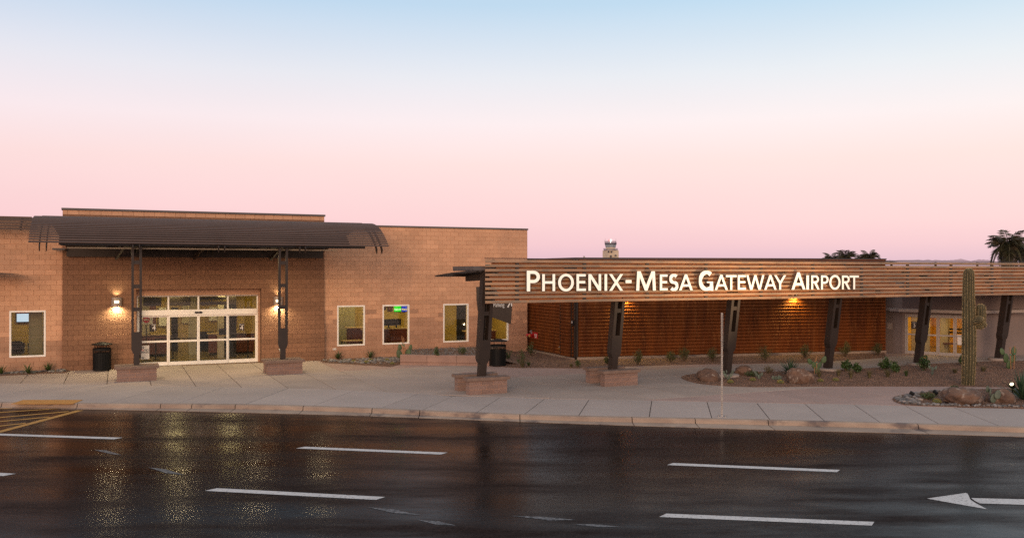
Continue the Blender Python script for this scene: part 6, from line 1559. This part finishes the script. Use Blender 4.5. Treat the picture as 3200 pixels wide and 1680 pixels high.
for nm, pth, rds in [('arm', [(3040,1018,0.0),(3058,1012,-0.05),(3063,1000,-0.05),(3063,985,-0.05),(3063,962,-0.05)], [0.10,0.13,0.15,0.16,0.152]),
                     ('arm', [(3036,1003,-0.15),(3044,1000,-0.22),(3048,998,-0.30)], [0.12,0.16,0.13]),
                     ('arm', [(3050,1000,0.12),(3066,999,0.10),(3072,996,0.08)], [0.10,0.13,0.10]),
                     ('arm', [(3045,1018,-0.05),(3058,1016,-0.12),(3064,1012,-0.18)], [0.10,0.14,0.11])]:
    P3 = [(ax(px,py)[0], dy, ax(px,py)[1]) for px, py, dy in pth]
    mb, rb = ribbed(P3, rds, 11); mb.build(nm, M['saguaro'], sg_t, smooth=True, fix=True); ms_ = MB(); spines(rb, ms_, r); ms_.build('arm_spines', M['spine'], sg_t, kind='stuff')
# ground floodlight
fl = G(3164, 1249); fl_t = thing('ground_floodlight', 'lit ground floodlight on a short stake left of the large dark yucca', 'floodlight', tuple(fl), 0)
mb = MB(); mb.tube([fl, fl+Vector((0,0,0.40))], 0.022, 8); mb.build('stake', M['black_metal'], fl_t)
h0 = fl+Vector((0.0,0,0.44)); dr = Vector((-0.55,-0.55,0.62)).normalized()
mb = MB(); mb.tube([h0-dr*0.08, h0-dr*0.05, h0+dr*0.10], [0.04,0.075,0.085], 14); mb.build('housing', M['black_metal'], fl_t)
mb = MB(); mb.tube([h0+dr*0.1005, h0+dr*0.104], [0.055,0.045], 14); mb.build('lens', M['bulb'], fl_t)
spot(h0+dr*0.13, h0+Vector((-4.0,1.2,2.2)), 45, 95, 0.9, (1.0,0.80,0.52), 0.07, parent=fl_t)
# added floodlights, unseen fixtures low in the bed that brighten the sign
for px, py, tgt, en, lb in ((2852,1241,2180,2300,'small added floodlight at the left end of the cobble bed, aimed at the sign letters'),(2925,1238,2480,1900,'small added floodlight behind the dark clump in the cobble bed, aimed at the word AIRPORT')):
    b = gp(px, py); t = thing('added_sign_floodlight', lb, 'floodlight', tuple(b), 0, 'added floodlights for the sign letters')
    tg = FB.p(FB.s_at(tgt, DB), DB, 3.7); d = (tg-b).normalized(); h = b+Vector((0,0,0.12))
    mb = MB(); mb.tube([b, h], 0.018, 8); mb.build('stake', M['black_metal'], t); mb = MB(); mb.tube([h-d*0.06, h-d*0.05], [0.02,0.05], 12); mb.tube([h-d*0.05, h+d*0.09], [0.05,0.06], 12, cap=False); mb.build('housing', M['black_metal'], t)
    mb = MB(); mb.tube([h+d*0.02, h+d*0.024], [0.048,0.048], 12); mb.build('lens', M['lamp_panel'], t)
    spot(h+d*0.12, tg, en, 52, 1.0, (1.0,0.66,0.36), 0.07, parent=t)

# ================================================================== palms beyond the roofs
def frond_mesh(L, seed, droop=1.0):
    r = random.Random(seed); mb = MB(); n = 26; pts = []
    for i in range(n+1):
        u = i/n; pts.append(Vector((L*(u-0.18*droop*u*u), 0, L*(0.42*u-0.75*droop*u*u))))
    mb.tube(pts[::3], 0.014, 4, cap=False)
    for i in range(3, n+1):
        for sg_ in (-1, 1):
            for k in range(2):
                p = pts[i-1]*(k*0.5)+pts[i]*(1-k*0.5); l = L*0.30*math.sin(math.pi*min(1,0.12+i/n*0.9))+0.10
                d = Vector((0.45, sg_*r.uniform(0.5,0.9), -r.uniform(0.35,1.0))); leaf_quad(mb, p, d, 0.035, l*r.uniform(0.75,1.1), Vector((0,0,1)))
    return mb.mesh('frond', M['palm'])
fm = [frond_mesh(1.0, k, 0.8+0.5*k) for k in range(3)]
def palm(px, pytop, Y, size, label, seed, nf=38):
    r = random.Random(seed); X = (px-1600)/FPX*Y; top = CAM_H+(HORIZ-pytop)*Y/FPX-size*0.30
    t = thing('palm_tree', label, 'palm tree', (X,Y,0), 0, None, local=True)
    mb = MB(); mb.tube([(0,0,-0.2),(0.05,0,top*0.5),(0,0,top)], [0.24,0.19,0.17], 10); mb.build('trunk', M['trunk'], t)
    for k in range(nf):
        e = R(-70+135*(k/nf)); link('frond', fm[2] if e < 0.1 else r.choice(fm[:2]), t, (0,0,top), (0, -e*0.9, k*2.399+r.uniform(-.3,.3)), (size*r.uniform(0.8,1.1),)*3)
palm(3150,742,70,2.0,'large drooping palm tree over the right end of the screen',1,46)
palm(3205,752,76,2.0,'palm tree cut by the right edge of the frame',2,40)
palm(2603,800,95,1.35,'small palm crown leftmost of the cluster above the screen',3)
palm(2644,790,92,1.5,'spiky palm crown in the middle of the cluster above the dark roof',4)
palm(2717,790,95,1.5,'palm crown right of the cluster above the dark hip roof',5)
palm(2690,800,98,1.0,'tiny palm crown just left of the rightmost palm of the cluster',6,24)

# ---- second sunshade at the far left, seen as a slatted band and a blade tip
ls = thing('left_sunshade', 'horizontal slatted sunshade along the top of the wall at the far left', 'sunshade', tuple(FA.p(-13,0.5,5.9)))
aR = FA.s_at(118, 0.9)
for k in range(5):
    mb = MB(); z = 5.62+0.115*k; mb.fbox(FA, SW-1, aR-0.06*k, 0.8-0.1*k, 0.88-0.1*k, z, z+0.075); mb.build('slat', M['slat_paint'], ls)
for a in (SW+1.5, aR-0.6): mb = MB(); mb.bar(FA.p(a,0.03,6.05), FA.p(a,0.8,5.65), 0.05, 0.12); mb.build('bracket', M['bronze'], ls)
la_ = thing('left_awning', 'thin dark awning blade reaching in from the left edge', 'awning', tuple(FA.p(-15,1,3.9)))
tip = FA.s_at(53, 1.3); zt2 = FA.sz(53, 856, 1.3)[1]
mb = MB(); mb.poly([(tip,zt2),(tip-0.2,zt2+0.02),(SW-1,zt2+0.55),(SW-1,zt2-0.06)], [], lambda x,y,t: FA.p(x,t,y), 0.2, 1.3); mb.build('blade', M['bronze'], la_, fix=True)
mb = MB(); mb.bar(FA.p(tip-1.6,0.01,zt2-0.03), FA.p(tip-1.6,1.2,zt2-0.03), 0.08, 0.10); mb.build('bracket', M['bronze'], la_)
# lobby furniture: ticket counter and a row of queue benches
desk('service_counter', 'long dark check-in counter at the back of the lobby behind the left door leaves', -8.9, -6.2, -5.0, 1.05)
desk('service_counter', 'dark car rental counter in the lobby behind the right sliding leaf', -4.6, -2.4, -4.6, 1.05)
monitor(-8.2, -5.0, 1.05, 'black monitor on the check-in counter, left one'); monitor(-7.2, -5.0, 1.05, 'black monitor on the check-in counter, right one')
monitor(-3.6, -4.6, 1.05, 'black monitor on the rental counter in the lobby')
